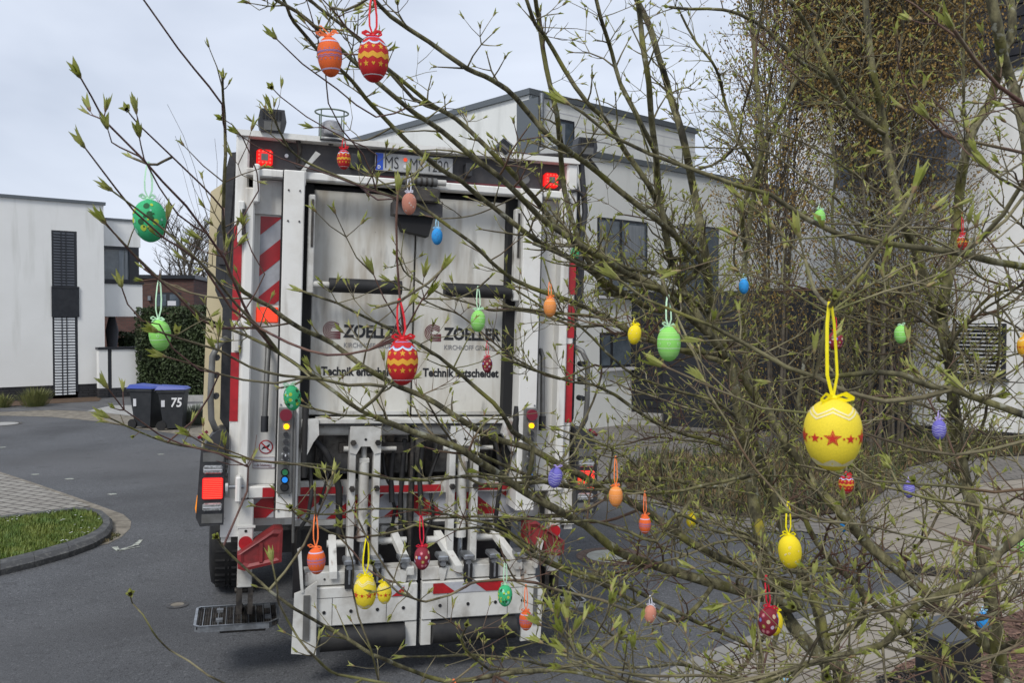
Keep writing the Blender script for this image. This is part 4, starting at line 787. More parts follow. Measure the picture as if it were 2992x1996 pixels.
def leafy_tree(base, label, zc, rx, ry, rz_, nb, lsize, seed, name='hornbeam_tree', perb=26, thin=0.):
    rnd = random.Random(seed); root = thing(name, label, 'tree', base); t = MB(); lf = MB(); bm_ = MATS['far_bark']
    for k in range(4):
        a = k*1.6+seed; t.tube([(cos(a)*.08, sin(a)*.08, 0), (cos(a)*.2, sin(a)*.2, zc*.4), (cos(a)*rx*.3, sin(a)*ry*.3, zc), (cos(a)*rx*.45, sin(a)*ry*.45, zc+rz_*.7)], [.03, .024, .016, .006], bm_, 7)
    t.build('trunk', root); br = MB()
    for _ in range(nb):
        while 1:
            p = V((rnd.uniform(-1, 1), rnd.uniform(-1, 1), rnd.uniform(-1, 1)))
            if .1 < p.length < 1 and rnd.random() > thin*(1-p.length): break
        e = V((p.x*rx, p.y*ry, zc+p.z*rz_)); s_ = V((e.x*.35, e.y*.35, max(.4, e.z-rnd.uniform(.5, 1.5)))); mid = s_.lerp(e, .5)+V((rnd.gauss(0, .1), rnd.gauss(0, .1), rnd.gauss(0, .1)))
        e += V((rnd.gauss(0, .15), rnd.gauss(0, .15), rnd.gauss(0, .15))); br.tube([s_, mid, e], [.008, .006, .0025], bm_, 4, caps=False)
        for _ in range(perb):
            q = mid.lerp(e, rnd.uniform(-.2, 1.05))+V((rnd.gauss(0, .16), rnd.gauss(0, .16), rnd.gauss(0, .16)-.04)); l_ = lsize*rnd.uniform(.6, 1.2)
            d = V((rnd.gauss(0, .6), rnd.gauss(0, .6), -1+rnd.gauss(0, .6))).normalized()*l_; w_ = d.cross(V((rnd.gauss(0, 1), rnd.gauss(0, 1), rnd.gauss(0, 1)))).normalized()*l_*.36; f_ = d.cross(w_).normalized()*l_*.12
            lf.add([q, q+d*.45+w_+f_, q+d, q+d*.45-w_+f_], [(0, 1, 2), (0, 2, 3)], brownleaf)
    br.build('branches', root); lf.build('foliage', root)
q = at(2560, 900, 14.5); leafy_tree((q.x, q.y, 0), 'tall tree with small brown spring leaves before the dark upper storey', 8.6, 2.4, 1.5, 3.3, 2000, .05, 2, perb=34)
q = at(2620, 900, 15.2); leafy_tree((q.x, q.y, 0), 'sparser brown leafed tree before the white wing wall', 4.3, 1.9, .8, 2.4, 420, .045, 7, perb=22)
q = at(2270, 900, 15); leafy_tree((q.x, q.y, 0), 'slimmer brown leafed tree against the sky left of the dark storey', 5.8, 1.2, 1., 3.4, 420, .05, 5, perb=26)
q = at(2380, 900, 15.6); leafy_tree((q.x, q.y, 0), 'low brown leafed shrubby tree before the garage door', 1.7, 2.1, .7, 1.5, 260, .04, 11, name='hornbeam_bush', perb=14)
bed_g = mat('bed_grass', (.20, .135, .065), .8, col2=(.07, .07, .03), scale=2.5, lo=.45, hi=.7); everg = mat('bed_evergreen', (.03, .04, .018), .7, col2=(.06, .08, .03), scale=4)
b = MB(); BP = GP(bedp); vis = (1.5, 12, 8, 20)
blades(b, BP, 12000, .03, .06, .26, .005, bed_g, 1.6, vis, 1.2); blades(b, BP, 2600, .03, .1, .34, .012, everg, .9, vis, .8)
o = b.build('bed_planting'); o['kind'] = 'stuff'; tag(o, 'brown and green ground cover grasses in the bed before the garage', 'ground cover')
# ================================================================== the shrub
bark = mat('shrub_bark', (.055, .047, .022), .85, col2=(.21, .19, .095), scale=38, lo=.4, hi=.66, bump=.7, bscale=60, stretch=(1, 1, .5))
layer(bark, (.15, .145, .02), 9, .52, .66, seed=3, amt=.75); layer(bark, (.02, .018, .012), 24, .58, .66, (1, 1, .4), 13, .8); layer(bark, (.27, .27, .21), 42, .62, .68, seed=7, amt=.75); layer(bark, (.38, .31, .02), 7, .70, .74, seed=1, amt=.8)
twigm = mat('shrub_twig', (.055, .04, .022), .75, col2=(.26, .23, .125), scale=16, lo=.36, hi=.66, bump=.3, bscale=60)
layer(twigm, (.15, .155, .03), 6, .54, .64, seed=5, amt=.6); layer(twigm, (.09, .03, .026), 3, .55, .62, seed=9, amt=.7)
redtw = mat('young_twig_red', (.075, .03, .028), .6, col2=(.15, .08, .055), scale=25)
budm = mat('bud_green', (.24, .28, .03), .6, col2=(.48, .48, .16), scale=26, lo=.35, hi=.65)
budb = mat('bud_base', (.2, .12, .06), .7, col2=(.33, .3, .12), scale=50)
for m_ in (budm,):                      # thin young leaves let light through
    n_ = m_.node_tree.nodes; l_ = m_.node_tree.links; p_ = n_['Principled BSDF']; o_ = n_['Material Output']; t_ = n_.new('ShaderNodeBsdfTranslucent'); x_ = n_.new('ShaderNodeMixShader'); x_.inputs[0].default_value = .4
    l_.new(p_.inputs['Base Color'].links[0].from_socket, t_.inputs[0]); l_.new(p_.outputs[0], x_.inputs[1]); l_.new(t_.outputs[0], x_.inputs[2]); l_.new(x_.outputs[0], o_.inputs[0])
rs = random.Random(11)
base0 = V((1.22, 2.85, 0)); shrub = thing('dogwood_shrub', 'large many stemmed shrub with green opening buds, hung with coloured eggs', 'shrub', base0[:])
def SH(p): return V(p)-base0
def smooth(pts, step=.035):
    out = []; n = len(pts)
    for i in range(n-1):
        a, b_, c, d = pts[max(i-1, 0)], pts[i], pts[i+1], pts[min(i+2, n-1)]; k = max(1, int((c-b_).length/step))
        for j in range(k):
            t = j/k; out.append(.5*((2*b_)+(c-a)*t+(2*a-5*b_+4*c-d)*t*t+(3*b_-a-3*c+d)*t**3))
    out.append(pts[-1]); return out
TW = MB(SH); BD = MB(SH); REG = []          # twigs, buds, registry of branch points
def bud(p, d, s, near=False):
    """swollen base and two to four pointed blades opening"""
    d = d.normalized(); a = d.orthogonal().normalized(); c = d.cross(a)
    q = rs.uniform(0, 2*pi); a, c = a*cos(q)+c*sin(q), c*cos(q)-a*sin(q)
    n = 4 if near else 3
    w_ = .11*s; ring = []
    for z, r in ((0, .045), (.22, .12), (.45, .10)):
        ring += [p+d*(z*s)+(a*cos(2*pi*j/4)+c*sin(2*pi*j/4))*(r*s) for j in range(4)]
    BD.add(ring, [[i*4+j, i*4+(j+1) % 4, (i+1)*4+(j+1) % 4, (i+1)*4+j] for i in range(2) for j in range(4)], budb, True)
    nb = rs.choice((2, 2, 2, 3)) if not near else 4; ph = rs.uniform(0, 6)
    for k in range(nb):
        an = ph+2*pi*k/nb+rs.uniform(-.3, .3); o = a*cos(an)+c*sin(an); t = d.cross(o); sp = rs.uniform(.35, .95) if nb == 2 else rs.uniform(.05, .5); l_ = s*rs.uniform(.75, 1.25)
        p0 = p+d*(.2*s)+o*(.05*s); p1 = p+d*(.2*s+l_*.45)+o*(.13*s); p2 = p+d*(.2*s+l_*(.92-.25*sp))+o*(s*(.13+.40*sp))
        wd = s*rs.uniform(.085, .135)
        BD.add([p0-t*wd*.6, p0+t*wd*.6, p1+t*wd-o*.03*s, p1-t*wd-o*.03*s, p2, p1+o*wd*.6, p0+o*wd*.5], [(0, 6, 5, 3), (6, 1, 2, 5), (3, 5, 4), (5, 2, 4)], budm)
def twig(p, d, l, r, lev, near=False, busy=1., red=False, up=.5):
    n = max(2, int(l/.028)); pts = [p]; dirs = [d]; wob = V((rs.gauss(0, 1), rs.gauss(0, 1), rs.gauss(0, 1)))*.14
    for i in range(n):
        d = (d+V((rs.gauss(0, .10), rs.gauss(0, .10), rs.gauss(0, .09)+up*.12*(1-d.z)))+wob*.75).normalized(); pts.append(pts[-1]+d*(l/n)); dirs.append(d)
    m = redtw if red else twigm
    TW.tube(pts, [r*(1-.45*i/n) for i in range(n+1)], m, 5 if r > .0022 else 4, caps=False)
    for pt in pts[1:-1:3]: pass
    if lev > 0:
        i = rs.choice((1, 2))
        while i < n:
            if rs.random() < .86*busy:
                a = rs.uniform(0, 2*pi); o = dirs[i].orthogonal().normalized(); c = dirs[i].cross(o); o = o*cos(a)+c*sin(a)
                for sg in ((1, -1) if rs.random() < .75 else (1,)):
                    nd = (dirs[i]*rs.uniform(.35, .85)+o*sg+V((0, 0, .1))).normalized()
                    if rs.random() < .45 or lev == 1: twig(pts[i], nd, rs.uniform(.012, .06), max(.0009, r*.5), 0, near, red=red, up=3.)
                    else: twig(pts[i], nd, l*rs.uniform(.28, .55), r*.62, lev-1, near, busy, red, up)
            i += rs.choice((1, 2, 2, 3))
    s = (.0185 if not near else .021)*rs.uniform(.65, 1.25)
    if rs.random() < .93: bud(pts[-1], (pts[-1]-pts[-2])+V((0, 0, .003)), s, near)
    return pts
nbr = 0
def limb(key, pts, d0, d1, r0, r1, name='branch', side=1., tl=.16, near=False, base=None, lev=2, m=None, every=.05, tipbud=True, red=False, wav=.05):
    """a traced limb: photo points from the base outwards, with real distances d0..d1 along it"""
    global nbr
    q = cc(key, pts); n = len(q); ph = rs.uniform(0, 6)
    P3 = [at(u, v, d0+(d1-d0)*i/max(1, n-1)+(wav*sin(ph+i*1.9) if 0 < i < n-1 else 0)) for i, (u, v) in enumerate(q)]
    if base is not None: P3 = [base, base.lerp(P3[0], .5)+V((rs.uniform(-.03, .03), 0, 0))]+P3
    if base is None and REG:
        cand = [q_ for q_ in REG if q_[1] > r0*.8 and q_[0].z < P3[0].z+.04]
        if cand:
            bp = min(cand, key=lambda q_: (q_[0]-P3[0]).length)[0]; g_ = (bp-P3[0]).length
            if .004 < g_ < .75: P3 = [bp]+([bp.lerp(P3[0], .5)+V((0, 0, -.12*g_))] if g_ > .12 else [])+P3
    sp = smooth(P3); k = len(sp)
    sp = [p+V((noise.noise(p*9), noise.noise(p*9+V((7, 0, 0))), noise.noise(p*9+V((0, 9, 0)))))*.0045*min(1, r0/.006) for p in sp]
    ra = [(r0+(r1-r0)*i/(k-1))*(.82 if r0 > .02 else .72)*(1+.09*noise.noise(sp[i]*22)) for i in range(k)]
    own = name == 'stem' or nbr < 98
    b = MB(SH) if own else TW; b.tube(sp, ra, m or (redtw if red else (bark if r0 > .006 else twigm)), 9 if r0 > .012 else 6, caps=True)
    if own: b.build(name, shrub); nbr += name == 'branch'
    REG.extend((p, r) for p, r in zip(sp[::3], ra[::3]))
    L_ = 0; nx = rs.uniform(.02, every)
    for i in range(2, k-1):
        L_ += (sp[i]-sp[i-1]).length
        if L_ > nx:
            L_ = 0; nx = every*rs.uniform(.45, 1.6)
            if side <= 0 or rs.random() > side: continue
            if ra[i] > .02 and rs.random() < .6: continue
            t = (sp[i]-sp[i-1]).normalized(); a = rs.uniform(0, 2*pi); o = t.orthogonal().normalized(); c = t.cross(o); o = o*cos(a)+c*sin(a)
            fr = i/k
            for sg in ((1, -1) if rs.random() < .6 else (1,)):
                nd = (t*rs.uniform(.5, 1.1)+o*sg+V((0, 0, .45))).normalized(); l_ = tl*rs.uniform(.25, 1.2)*(1.15-.55*fr)
                twig(sp[i], nd, l_, max(.0012, min(.0032, ra[i]*.42)), lev if l_ > .06 else 1, near, 1., red)
    if tipbud: bud(sp[-1], sp[-1]-sp[-2], .026 if not near else .028, True)
    return sp
# --- upright stems
b0 = lambda x, y: base0+V((x, y, 0))
limb('px', [(2470, 1996), (2410, 1935), (2328, 1846), (2260, 1744), (2235, 1660), (2214, 1535), (2190, 1393), (2166, 1250), (2127, 1046), (2087, 970), (2069, 823), (2055, 711), (2037, 600), (2029, 557), (2002, 423), (1970, 312), (1948, 245), (1935, 200), (1897, 76), (1850, -20)], 2.75, 2.6, .036, .010, 'stem', .8, .2, base=b0(-.05, 0), every=.09)
limb('px', [(2395, 1830), (2340, 1680), (2270, 1500), (2215, 1380), (2198, 1300), (2185, 1180), (2176, 1002), (2171, 868), (2180, 734), (2198, 600), (2225, 450), (2215, 300), (2200, 120), (2190, -20)], 3.1, 3.1, .025, .008, 'stem', .8, .2, base=b0(-.02, .2), every=.08)
limb('px', [(2120, 1046), (2060, 960), (2010, 870), (1970, 798), (1948, 712), (1930, 602), (1917, 468), (1899, 289), (1890, 200), (1868, 40), (1855, -40)], 2.6, 2.2, .017, .009, 'stem', .5, .16)
limb('px', [(1917, 450), (1859, 334), (1814, 245), (1790, 150), (1757, 50), (1735, -40)], 2.25, 2.0, .011, .006, 'branch', .5, .14)
limb('px', [(2935, 2040), (2927, 1996), (2899, 1774), (2856, 1536), (2813, 1370), (2786, 1180), (2763, 1002), (2714, 850), (2670, 720), (2643, 645), (2607, 513), (2580, 357), (2553, 214), (2536, 89), (2526, -40)], 2.5, 2.75, .036, .011, 'stem', .8, .2, base=b0(.22, -.1), every=.09)
limb('px', [(2770, 1040), (2752, 940), (2756, 868), (2786, 734), (2797, 625), (2817, 469), (2840, 390), (2893, 290), (2920, 200), (2958, 89), (2950, -30)], 2.6, 2.5, .022, .013, 'stem', .8, .18)
limb('px', [(2553, 370), (2469, 290), (2428, 214), (2388, 129), (2348, 54), (2308, 0), (2280, -60)], 2.7, 2.5, .014, .008, 'branch', .8, .16)
limb('px', [(3080, 1500), (3060, 1200), (3020, 900), (3012, 640), (2996, 393), (2951, 223), (2920, 112), (2890, -30)], 2.1, 2.0, .022, .014, 'stem', .6, .16, base=b0(.4, -.5))
limb('px', [(2935, 1990), (2885, 1893), (2804, 1821), (2694, 1726), (2613, 1655), (2528, 1583), (2470, 1517), (2399, 1440), (2337, 1355), (2300, 1300), (2260, 1225), (2216, 1171), (2150, 1080), (2100, 960), (2080, 880)], 2.6, 2.9, .034, .012, 'stem', .8, .17, base=b0(.25, 0))
limb('px', [(2440, 1930), (2508, 1821), (2528, 1773), (2508, 1702), (2523, 1621), (2528, 1559), (2508, 1440), (2494, 1383), (2490, 1250), (2505, 1100), (2480, 950), (2450, 800), (2430, 650), (2440, 480), (2420, 300)], 3.1, 3.2, .016, .006, 'stem', .9, .2, base=b0(.0, .3))
limb('px', [(2740, 2010), (2694, 1916), (2632, 1835), (2575, 1788), (2508, 1716), (2430, 1640), (2370, 1560), (2330, 1450), (2310, 1350), (2330, 1200), (2350, 1050)], 2.9, 3.2, .022, .008, 'stem', .9, .2, base=b0(.15, .15))
limb('px', [(2480, 2010), (2418, 1892), (2399, 1797), (2366, 1726), (2337, 1655), (2304, 1583), (2270, 1480), (2225, 1340), (2170, 1200), (2140, 1050)], 2.95, 3.0, .024, .010, 'stem', .7, .18, base=b0(.0, .1))
# --- long limbs reaching left over the truck
T1 = dict(near=False)
limb('px', [(2350, 1720), (2243, 1688), (2166, 1650), (2095, 1626), (2000, 1574), (1905, 1502), (1786, 1440), (1674, 1377), (1559, 1316), (1444, 1282), (1368, 1243), (1272, 1178), (1192, 1140), (1130, 1110), (1057, 1071), (973, 1006), (904, 972), (828, 926), (790, 893), (744, 872), (700, 840), (667, 800), (655, 720), (650, 606), (656, 453), (655, 330), (652, 230)], 2.7, 1.35, .019, .0026, 'branch', .62, .12, every=.075)
limb('px', [(2330, 1770), (2250, 1750), (2119, 1716), (2024, 1688), (1905, 1650), (1833, 1626), (1776, 1593), (1714, 1540), (1657, 1507), (1600, 1475), (1538, 1440), (1440, 1375), (1336, 1308), (1215, 1263), (1100, 1221)], 2.7, 1.7, .021, .007, 'branch', .8, .14, every=.06)
limb('px', [(1160, 1240), (1057, 1205), (981, 1148), (916, 1102), (851, 1056), (774, 1010), (675, 964), (617, 941), (548, 884), (465, 816), (402, 758), (350, 700), (308, 655)], 1.75, 1.2, .0065, .0018, 'branch', .5, .075, every=.09)
limb('e3', [(2130, 1560), (1950, 1480), (1700, 1400), (1500, 1300), (1300, 1150), (1100, 930), (950, 760), (780, 570), (520, 330), (330, 210), (60, -10)], 2.7, 1.9, .0155, .006, 'branch', .8, .14, every=.06)
limb('px', [(1127, 196), (1040, 110), (930, 20), (860, -40)], 1.9, 1.6, .006, .004, 'branch', .7, .1)
limb('px', [(2100, 1000), (2069, 979), (2002, 912), (1939, 850), (1850, 805), (1779, 765), (1689, 712), (1600, 651), (1529, 584), (1457, 512), (1377, 454), (1292, 383), (1189, 312), (1100, 240), (990, 140), (900, 60), (810, 0), (780, -30)], 2.65, 1.2, .016, .003, 'branch', .7, .13, every=.06)
limb('px', [(1900, 900), (1792, 838), (1703, 776), (1613, 727), (1529, 673), (1439, 606), (1368, 548), (1279, 486), (1189, 414), (1100, 320), (1010, 220), (930, 150), (860, 60), (820, -20)], 2.55, 1.25, .013, .003, 'branch', .7, .12, every=.06)
limb('px', [(2051, 771), (1948, 669), (1859, 593), (1770, 521), (1689, 459), (1613, 405), (1546, 334), (1479, 258), (1368, 200), (1250, 120), (1140, 50), (1070, -30)], 2.5, 1.5, .013, .005, 'branch', .5, .12, every=.07)
limb('px', [(2010, 760), (1926, 602), (1895, 539), (1832, 450), (1779, 361), (1716, 298), (1649, 200), (1590, 100), (1560, 60), (1530, -30)], 2.5, 1.9, .012, .006, 'branch', .6, .13)
limb('px', [(1760, 830), (1690, 700), (1650, 560), (1640, 450), (1627, 334), (1595, 200), (1575, 60), (1560, -30)], 2.4, 2.0, .012, .007, 'branch', .6, .12)
limb('px', [(2110, 1060), (2091, 1051), (2002, 1024), (1912, 997), (1850, 970), (1792, 935), (1734, 908), (1658, 877), (1600, 859), (1502, 820), (1412, 737), (1301, 651), (1211, 593), (1100, 562), (1000, 520), (900, 480), (840, 430), (790, 320)], 2.6, 1.5, .012, .0022, 'branch', .7, .11, every=.06)
limb('c4', [(2400, 1400), (1900, 1360), (1480, 1420), (1100, 1310), (800, 1180), (560, 1090), (300, 1000), (0, 890), (-300, 870), (-600, 800)], 2.5, 1.7, .010, .003, 'branch', .8, .12, every=.055)
limb('c4', [(1190, 1100), (1040, 1000), (960, 860), (900, 780), (700, 600), (480, 430), (330, 330), (140, 230), (-50, 130), (-300, 20), (-560, -60)], 2.0, 1.5, .009, .003, 'branch', .7, .1, every=.07)
limb('c4', [(1725, 500), (1400, 590), (1200, 510), (1000, 400), (850, 280), (640, 110), (450, 30), (250, -80), (100, -150)], 2.4, 1.7, .005, .002, 'branch', .8, .09, every=.06)
limb('c4', [(1725, 190), (1500, 180), (1200, 80), (900, 70), (700, 10), (500, -60), (250, -200), (150, -350)], 2.4, 1.7, .006, .002, 'branch', .8, .1, every=.06)
limb('c9', [(2323, 900), (2050, 920), (1700, 905), (1380, 905), (1200, 930), (1000, 1010), (800, 1060), (560, 1080), (350, 1050), (200, 970), (90, 900), (20, 830)], 2.5, 1.5, .006, .0022, 'branch', .8, .1, every=.05)
limb('c9', [(2300, 600), (1900, 600), (1600, 560), (1300, 590), (900, 590), (650, 540), (400, 490), (100, 455), (0, 450), (-500, 380), (-900, 300), (-1250, 190), (-1500, 80)], 2.2, 1.25, .0065, .0018, 'branch', .45, .06, every=.08)
limb('c9', [(2323, 1330), (2150, 1200), (1950, 1080), (1750, 970), (1400, 890), (1200, 850), (900, 840), (600, 830), (450, 880), (150, 880)], 2.4, 1.6, .007, .002, 'branch', .9, .1, every=.05)
limb('c9', [(1800, 640), (1550, 590), (1440, 330), (1340, 180), (1240, 30), (1150, -120)], 2.2, 1.9, .006, .003, 'branch', .7, .1)
limb('c5', [(2900, 1460), (2500, 1500), (2100, 1560), (1692, 1420), (1480, 1330), (1300, 1200), (1080, 1080), (860, 970), (640, 820), (320, 510), (220, 370)], 1.8, 1.25, .0075, .0022, 'branch', .3, .08, every=.1)
limb('c5', [(2400, 1640), (1800, 1600), (1400, 1525), (1200, 1490), (1090, 1430), (970, 1310), (880, 1200), (730, 920), (700, 780), (670, 600)], 1.6, 1.2, .005, .0016, 'branch', .3, .07, every=.1)
limb('c5', [(1600, 1700), (1540, 1560), (1480, 1300), (1380, 1020), (1330, 800), (1320, 560), (1260, 370), (1230, 290)], 1.6, 1.3, .003, .0013, 'branch', .3, .06, every=.12)
limb('h2', [(1500, 1640), (1350, 1590), (1200, 1530), (1090, 1450), (970, 1380), (880, 1280), (820, 1180), (760, 1110), (745, 1060)], 1.3, 1.1, .0028, .0013, 'branch', .04, .05)
limb('c6', [(2500, 1600), (1800, 1500), (1500, 1440), (1300, 1400), (1100, 1370), (850, 1350), (650, 1330), (500, 1350), (250, 1360)], 2.2, 1.7, .010, .003, 'branch', 1., .14, every=.05)
limb('c6', [(2300, 1700), (1600, 1480), (1050, 1460), (880, 1430), (730, 1290), (700, 1210), (740, 1110)], 1.9, 1.4, .007, .0025, 'branch', .9, .1, every=.06)
limb('c6', [(2100, 1020), (1861, 900), (1700, 860), (1450, 790), (1300, 750), (1000, 715), (830, 730), (700, 790), (600, 850), (400, 910), (250, 860), (130, 770), (0, 640), (-50, 600)], 2.0, 1.4, .006, .002, 'branch', .6, .08, every=.07)
limb('c6', [(2400, 1040), (1861, 760), (1700, 700), (1550, 640), (1380, 560), (1200, 420), (1050, 340), (900, 290), (600, 300), (420, 270)], 2.3, 1.7, .010, .003, 'branch', .9, .12, every=.05)
limb('e7', [(2000, 860), (1700, 880), (1500, 700), (1250, 640), (1000, 540), (880, 700), (700, 640), (500, 575), (300, 580), (0, 550)], 2.5, 1.9, .009, .004, 'branch', .9, .13, every=.05)
limb('e7', [(1560, 1370), (1450, 1340), (1300, 1270), (1150, 1200), (1000, 1130), (850, 1060), (700, 980), (600, 960), (450, 910), (250, 830), (100, 780), (0, 690)], 2.5, 1.9, .011, .005, 'branch', .9, .13, every=.05)
limb('e7', [(1460, 290), (1380, 310), (1200, 350), (1050, 390), (800, 400), (600, 380), (400, 370), (200, 300), (0, 320), (-200, 280)], 2.5, 1.9, .0075, .003, 'branch', .9, .12, every=.05)
limb('e7', [(620, 390), (590, 300), (610, 150), (560, 110), (420, 60), (300, 20)], 2.1, 1.9, .005, .003, 'branch', .9, .1)
limb('e5', [(1220, 1380), (1100, 1280), (900, 1230), (650, 1150), (500, 1070), (380, 960), (200, 780), (50, 720), (-200, 560)], 2.5, 2.0, .007, .003, 'branch', .9, .12, every=.05)
limb('e5', [(1130, 1560), (900, 1500), (700, 1420), (560, 1330), (450, 1250), (300, 1180), (150, 1150), (0, 1100), (-250, 1020)], 2.6, 2.0, .009, .004, 'branch', .9, .12, every=.05)
limb('e5', [(1130, 1000), (1000, 950), (880, 940), (700, 900), (560, 850), (450, 780), (380, 740), (200, 720), (0, 700), (-300, 660)], 2.6, 1.9, .010, .004, 'branch', .9, .12, every=.05)
limb('px', [(330, 560), (460, 650), (560, 740), (640, 830), (700, 900), (760, 960)][::-1], 1.4, 1.1, .004, .0016, 'branch', .3, .05, every=.1)
# --- shoots against the sky on the left
def shoot(key, pts, d0, d1, r0=.0022, r1=.0012, side=.18, tl=.035, red=True, every=.07): return limb(key, pts, d0, d1, r0, r1, 'branch', side, tl, near=True, red=red, every=every, lev=1, wav=.01)
shoot('a1', [(1385, 760), (1380, 650), (1200, 420), (1100, 300), (950, 90), (870, -20)], 1.33, 1.1, .003, .0016, .0)
shoot('a1', [(1390, 1600), (1280, 1450), (1150, 1280), (1010, 1120), (890, 980), (640, 740), (560, 600), (500, 490)], 1.35, 1.05, .004, .0014)
shoot('a1', [(1380, 1290), (1240, 1140), (1070, 970), (860, 770), (790, 690)], 1.35, 1.1, .0026)
shoot('a1', [(1250, 1640), (1010, 1470), (830, 1300), (720, 1170), (525, 920)], 1.3, 1.05, .003)
shoot('a1', [(890, 980), (870, 900), (860, 850)], 1.15, 1.12, .002, .0012, 0); shoot('a1', [(860, 965), (740, 910), (690, 880), (665, 800)], 1.15, 1.1, .0018, .001, 0)
shoot('h1', [(1320, 870), (1200, 810), (1060, 660), (950, 570), (830, 450), (730, 340), (640, 230)], 1.35, 1.1, .003)
shoot('h1', [(1320, 1140), (1200, 1120), (1040, 990), (960, 840), (860, 820), (770, 720), (735, 620)], 1.3, 1.15, .002)
shoot('h1', [(1500, 1700), (1100, 1570), (960, 1510), (850, 1430), (750, 1360), (650, 1230)], 1.35, 1.15, .0024)
shoot('a1', [(1640, 1700), (1560, 1560), (1530, 1480), (1510, 1400)], 1.5, 1.45, .002); shoot('a1', [(1600, 1180), (1500, 850), (1390, 740)], 1.6, 1.4, .002)
shoot('a1', [(2331, 720), (2090, 550), (1950, 450), (1870, 390), (1715, 240)], 1.5, 1.2, .0022); shoot('a1', [(2331, 960), (2150, 860), (1900, 720), (1740, 600), (1690, 550)], 1.5, 1.3, .002)
shoot('c1', [(1568, 730), (1400, 680), (1150, 590), (1040, 545), (680, 425), (470, 320), (360, 240)], 1.6, 1.4, .0026)
shoot('a1', [(2331, 340), (2150, 170), (2100, 100), (1990, -10)], 1.4, 1.2, .002, side=.5); shoot('px', [(1100, 560), (1060, 450), (1000, 380), (960, 300), (950, 200), (905, 30), (890, -20)], 1.6, 1.3, .0022, side=.4)
shoot('c3', [(1100, 1300), (980, 1280), (700, 1230), (500, 1220), (250, 1130), (100, 1090), (0, 1030)], 1.4, 1.2, .003, side=.4, red=False)
shoot('c3', [(900, 580), (640, 630), (400, 600), (200, 555), (0, 490), (-200, 430)], 1.45, 1.25, .0032, .0016, .3, red=False)
shoot('c3', [(1480, 650), (1200, 640), (1000, 600), (700, 570), (450, 500), (200, 380), (0, 320), (-250, 230)], 1.6, 1.2, .0048, .0018, .35, red=False)
shoot('px', [(1178, 980), (1165, 870), (1158, 760), (1156, 640), (1160, 570)], 1.25, 1.2, .003, .0022, .12, .08); shoot('px', [(1175, 960), (1120, 870), (1090, 800)], 1.3, 1.25, .002)
shoot('px', [(1178, 975), (1230, 880), (1290, 790)], 1.25, 1.2, .0022, side=.3)
# --- near shoots at right
def nearb(key, pts, d0, d1, r0, r1, side=.35, tl=.06): return limb(key, pts, d0, d1, r0, r1, 'branch', side, tl, near=True, every=.05, lev=1, wav=.015)
nearb('px', [(3100, 1260), (2992, 1216), (2875, 1167), (2786, 1136), (2719, 1127), (2638, 1096), (2562, 1091), (2451, 1100), (2370, 1096), (2300, 1072), (2167, 1002), (2087, 957), (1988, 912), (1890, 868), (1814, 815)], 1.0, .95, .0065, .002)
nearb('px', [(2480, 1250), (2353, 1207), (2225, 1194), (2145, 1158), (2046, 1118), (1944, 1073)], 1.0, 1.0, .003, .0016)
nearb('px', [(2379, 1096), (2402, 1024), (2420, 912), (2451, 868), (2518, 796), (2580, 703), (2640, 620), (2665, 560)], .95, .85, .0042, .0022, .2)
nearb('px', [(2451, 868), (2400, 820), (2350, 760), (2335, 700)], .95, .9, .0018, .0012, .2)
nearb('px', [(3100, 800), (2992, 779), (2897, 760), (2808, 734), (2696, 720), (2585, 707), (2451, 689), (2353, 640), (2250, 567), (2160, 540), (2064, 506), (1904, 450), (1783, 392), (1700, 330), (1665, 310)], 1.2, 1.0, .0075, .0022, .3)
nearb('e8', [(1700, 560), (1576, 640), (1430, 760), (1380, 850), (1260, 960), (1100, 1020), (940, 1080), (830, 1150), (780, 1250), (700, 1340), (500, 1400), (250, 1450), (100, 1520), (-100, 1600)], 1.3, 1.1, .0095, .005, .4, .09)
nearb('e8', [(1700, 1230), (1440, 1180), (1150, 1130), (800, 1130), (400, 1100), (200, 1060), (0, 1020), (-250, 1080)], 1.3, 1.1, .0035, .0018, .5, .09)
nearb('e8', [(1700, 790), (1576, 770), (1420, 740), (1100, 700), (870, 660), (590, 600), (300, 580), (150, 520)], 1.6, 1.4, .005, .002, .5, .09)
nearb('e8', [(1700, 370), (1576, 380), (1400, 400), (1160, 370), (900, 350), (640, 330), (540, 250)], 1.3, 1.2, .004, .0018, .6, .08)
nearb('e4', [(2400, 830), (2222, 690), (2050, 560), (1900, 400), (1800, 270), (1750, 200)], 1.0, .9, .0042, .0026, .2)
nearb('e4', [(2400, 1010), (2222, 1000), (1900, 930), (1700, 880), (1600, 770)], 1.1, 1.0, .0035, .002, .4)
nearb('e4', [(2400, 1330), (2222, 1250), (2050, 1160), (2000, 1110)], 1.0, .95, .003, .0018, .3)
nearb('e7', [(1900, 1750), (1576, 1640), (1300, 1540), (900, 1530), (600, 1500), (380, 1380), (300, 1260)], 1.2, 1.0, .004, .002, .5, .08)
nearb('e7', [(700, 1568), (720, 1500), (630, 1370), (650, 1290)], 1.1, 1.05, .0022, .0014, .2); nearb('e7', [(400, 1400), (500, 1290), (560, 1180), (590, 1080)], 1.15, 1.05, .0022, .0014, .3)
nearb('e7', [(340, 1420), (330, 1300), (332, 1180), (330, 1110)], 1.1, 1.05, .0022, .0016, .2)
nearb('e8', [(60, 1650), (180, 1500), (330, 1270), (260, 1190), (180, 1120)], 1.1, 1.0, .0024, .0014, .3); nearb('e8', [(330, 1270), (480, 1200), (510, 1120)], 1.05, 1.0, .002, .0013, .2)
nearb('e8', [(1100, 1600), (1060, 1500), (1080, 1430)], 1.2, 1.2, .002, .0013, .3)
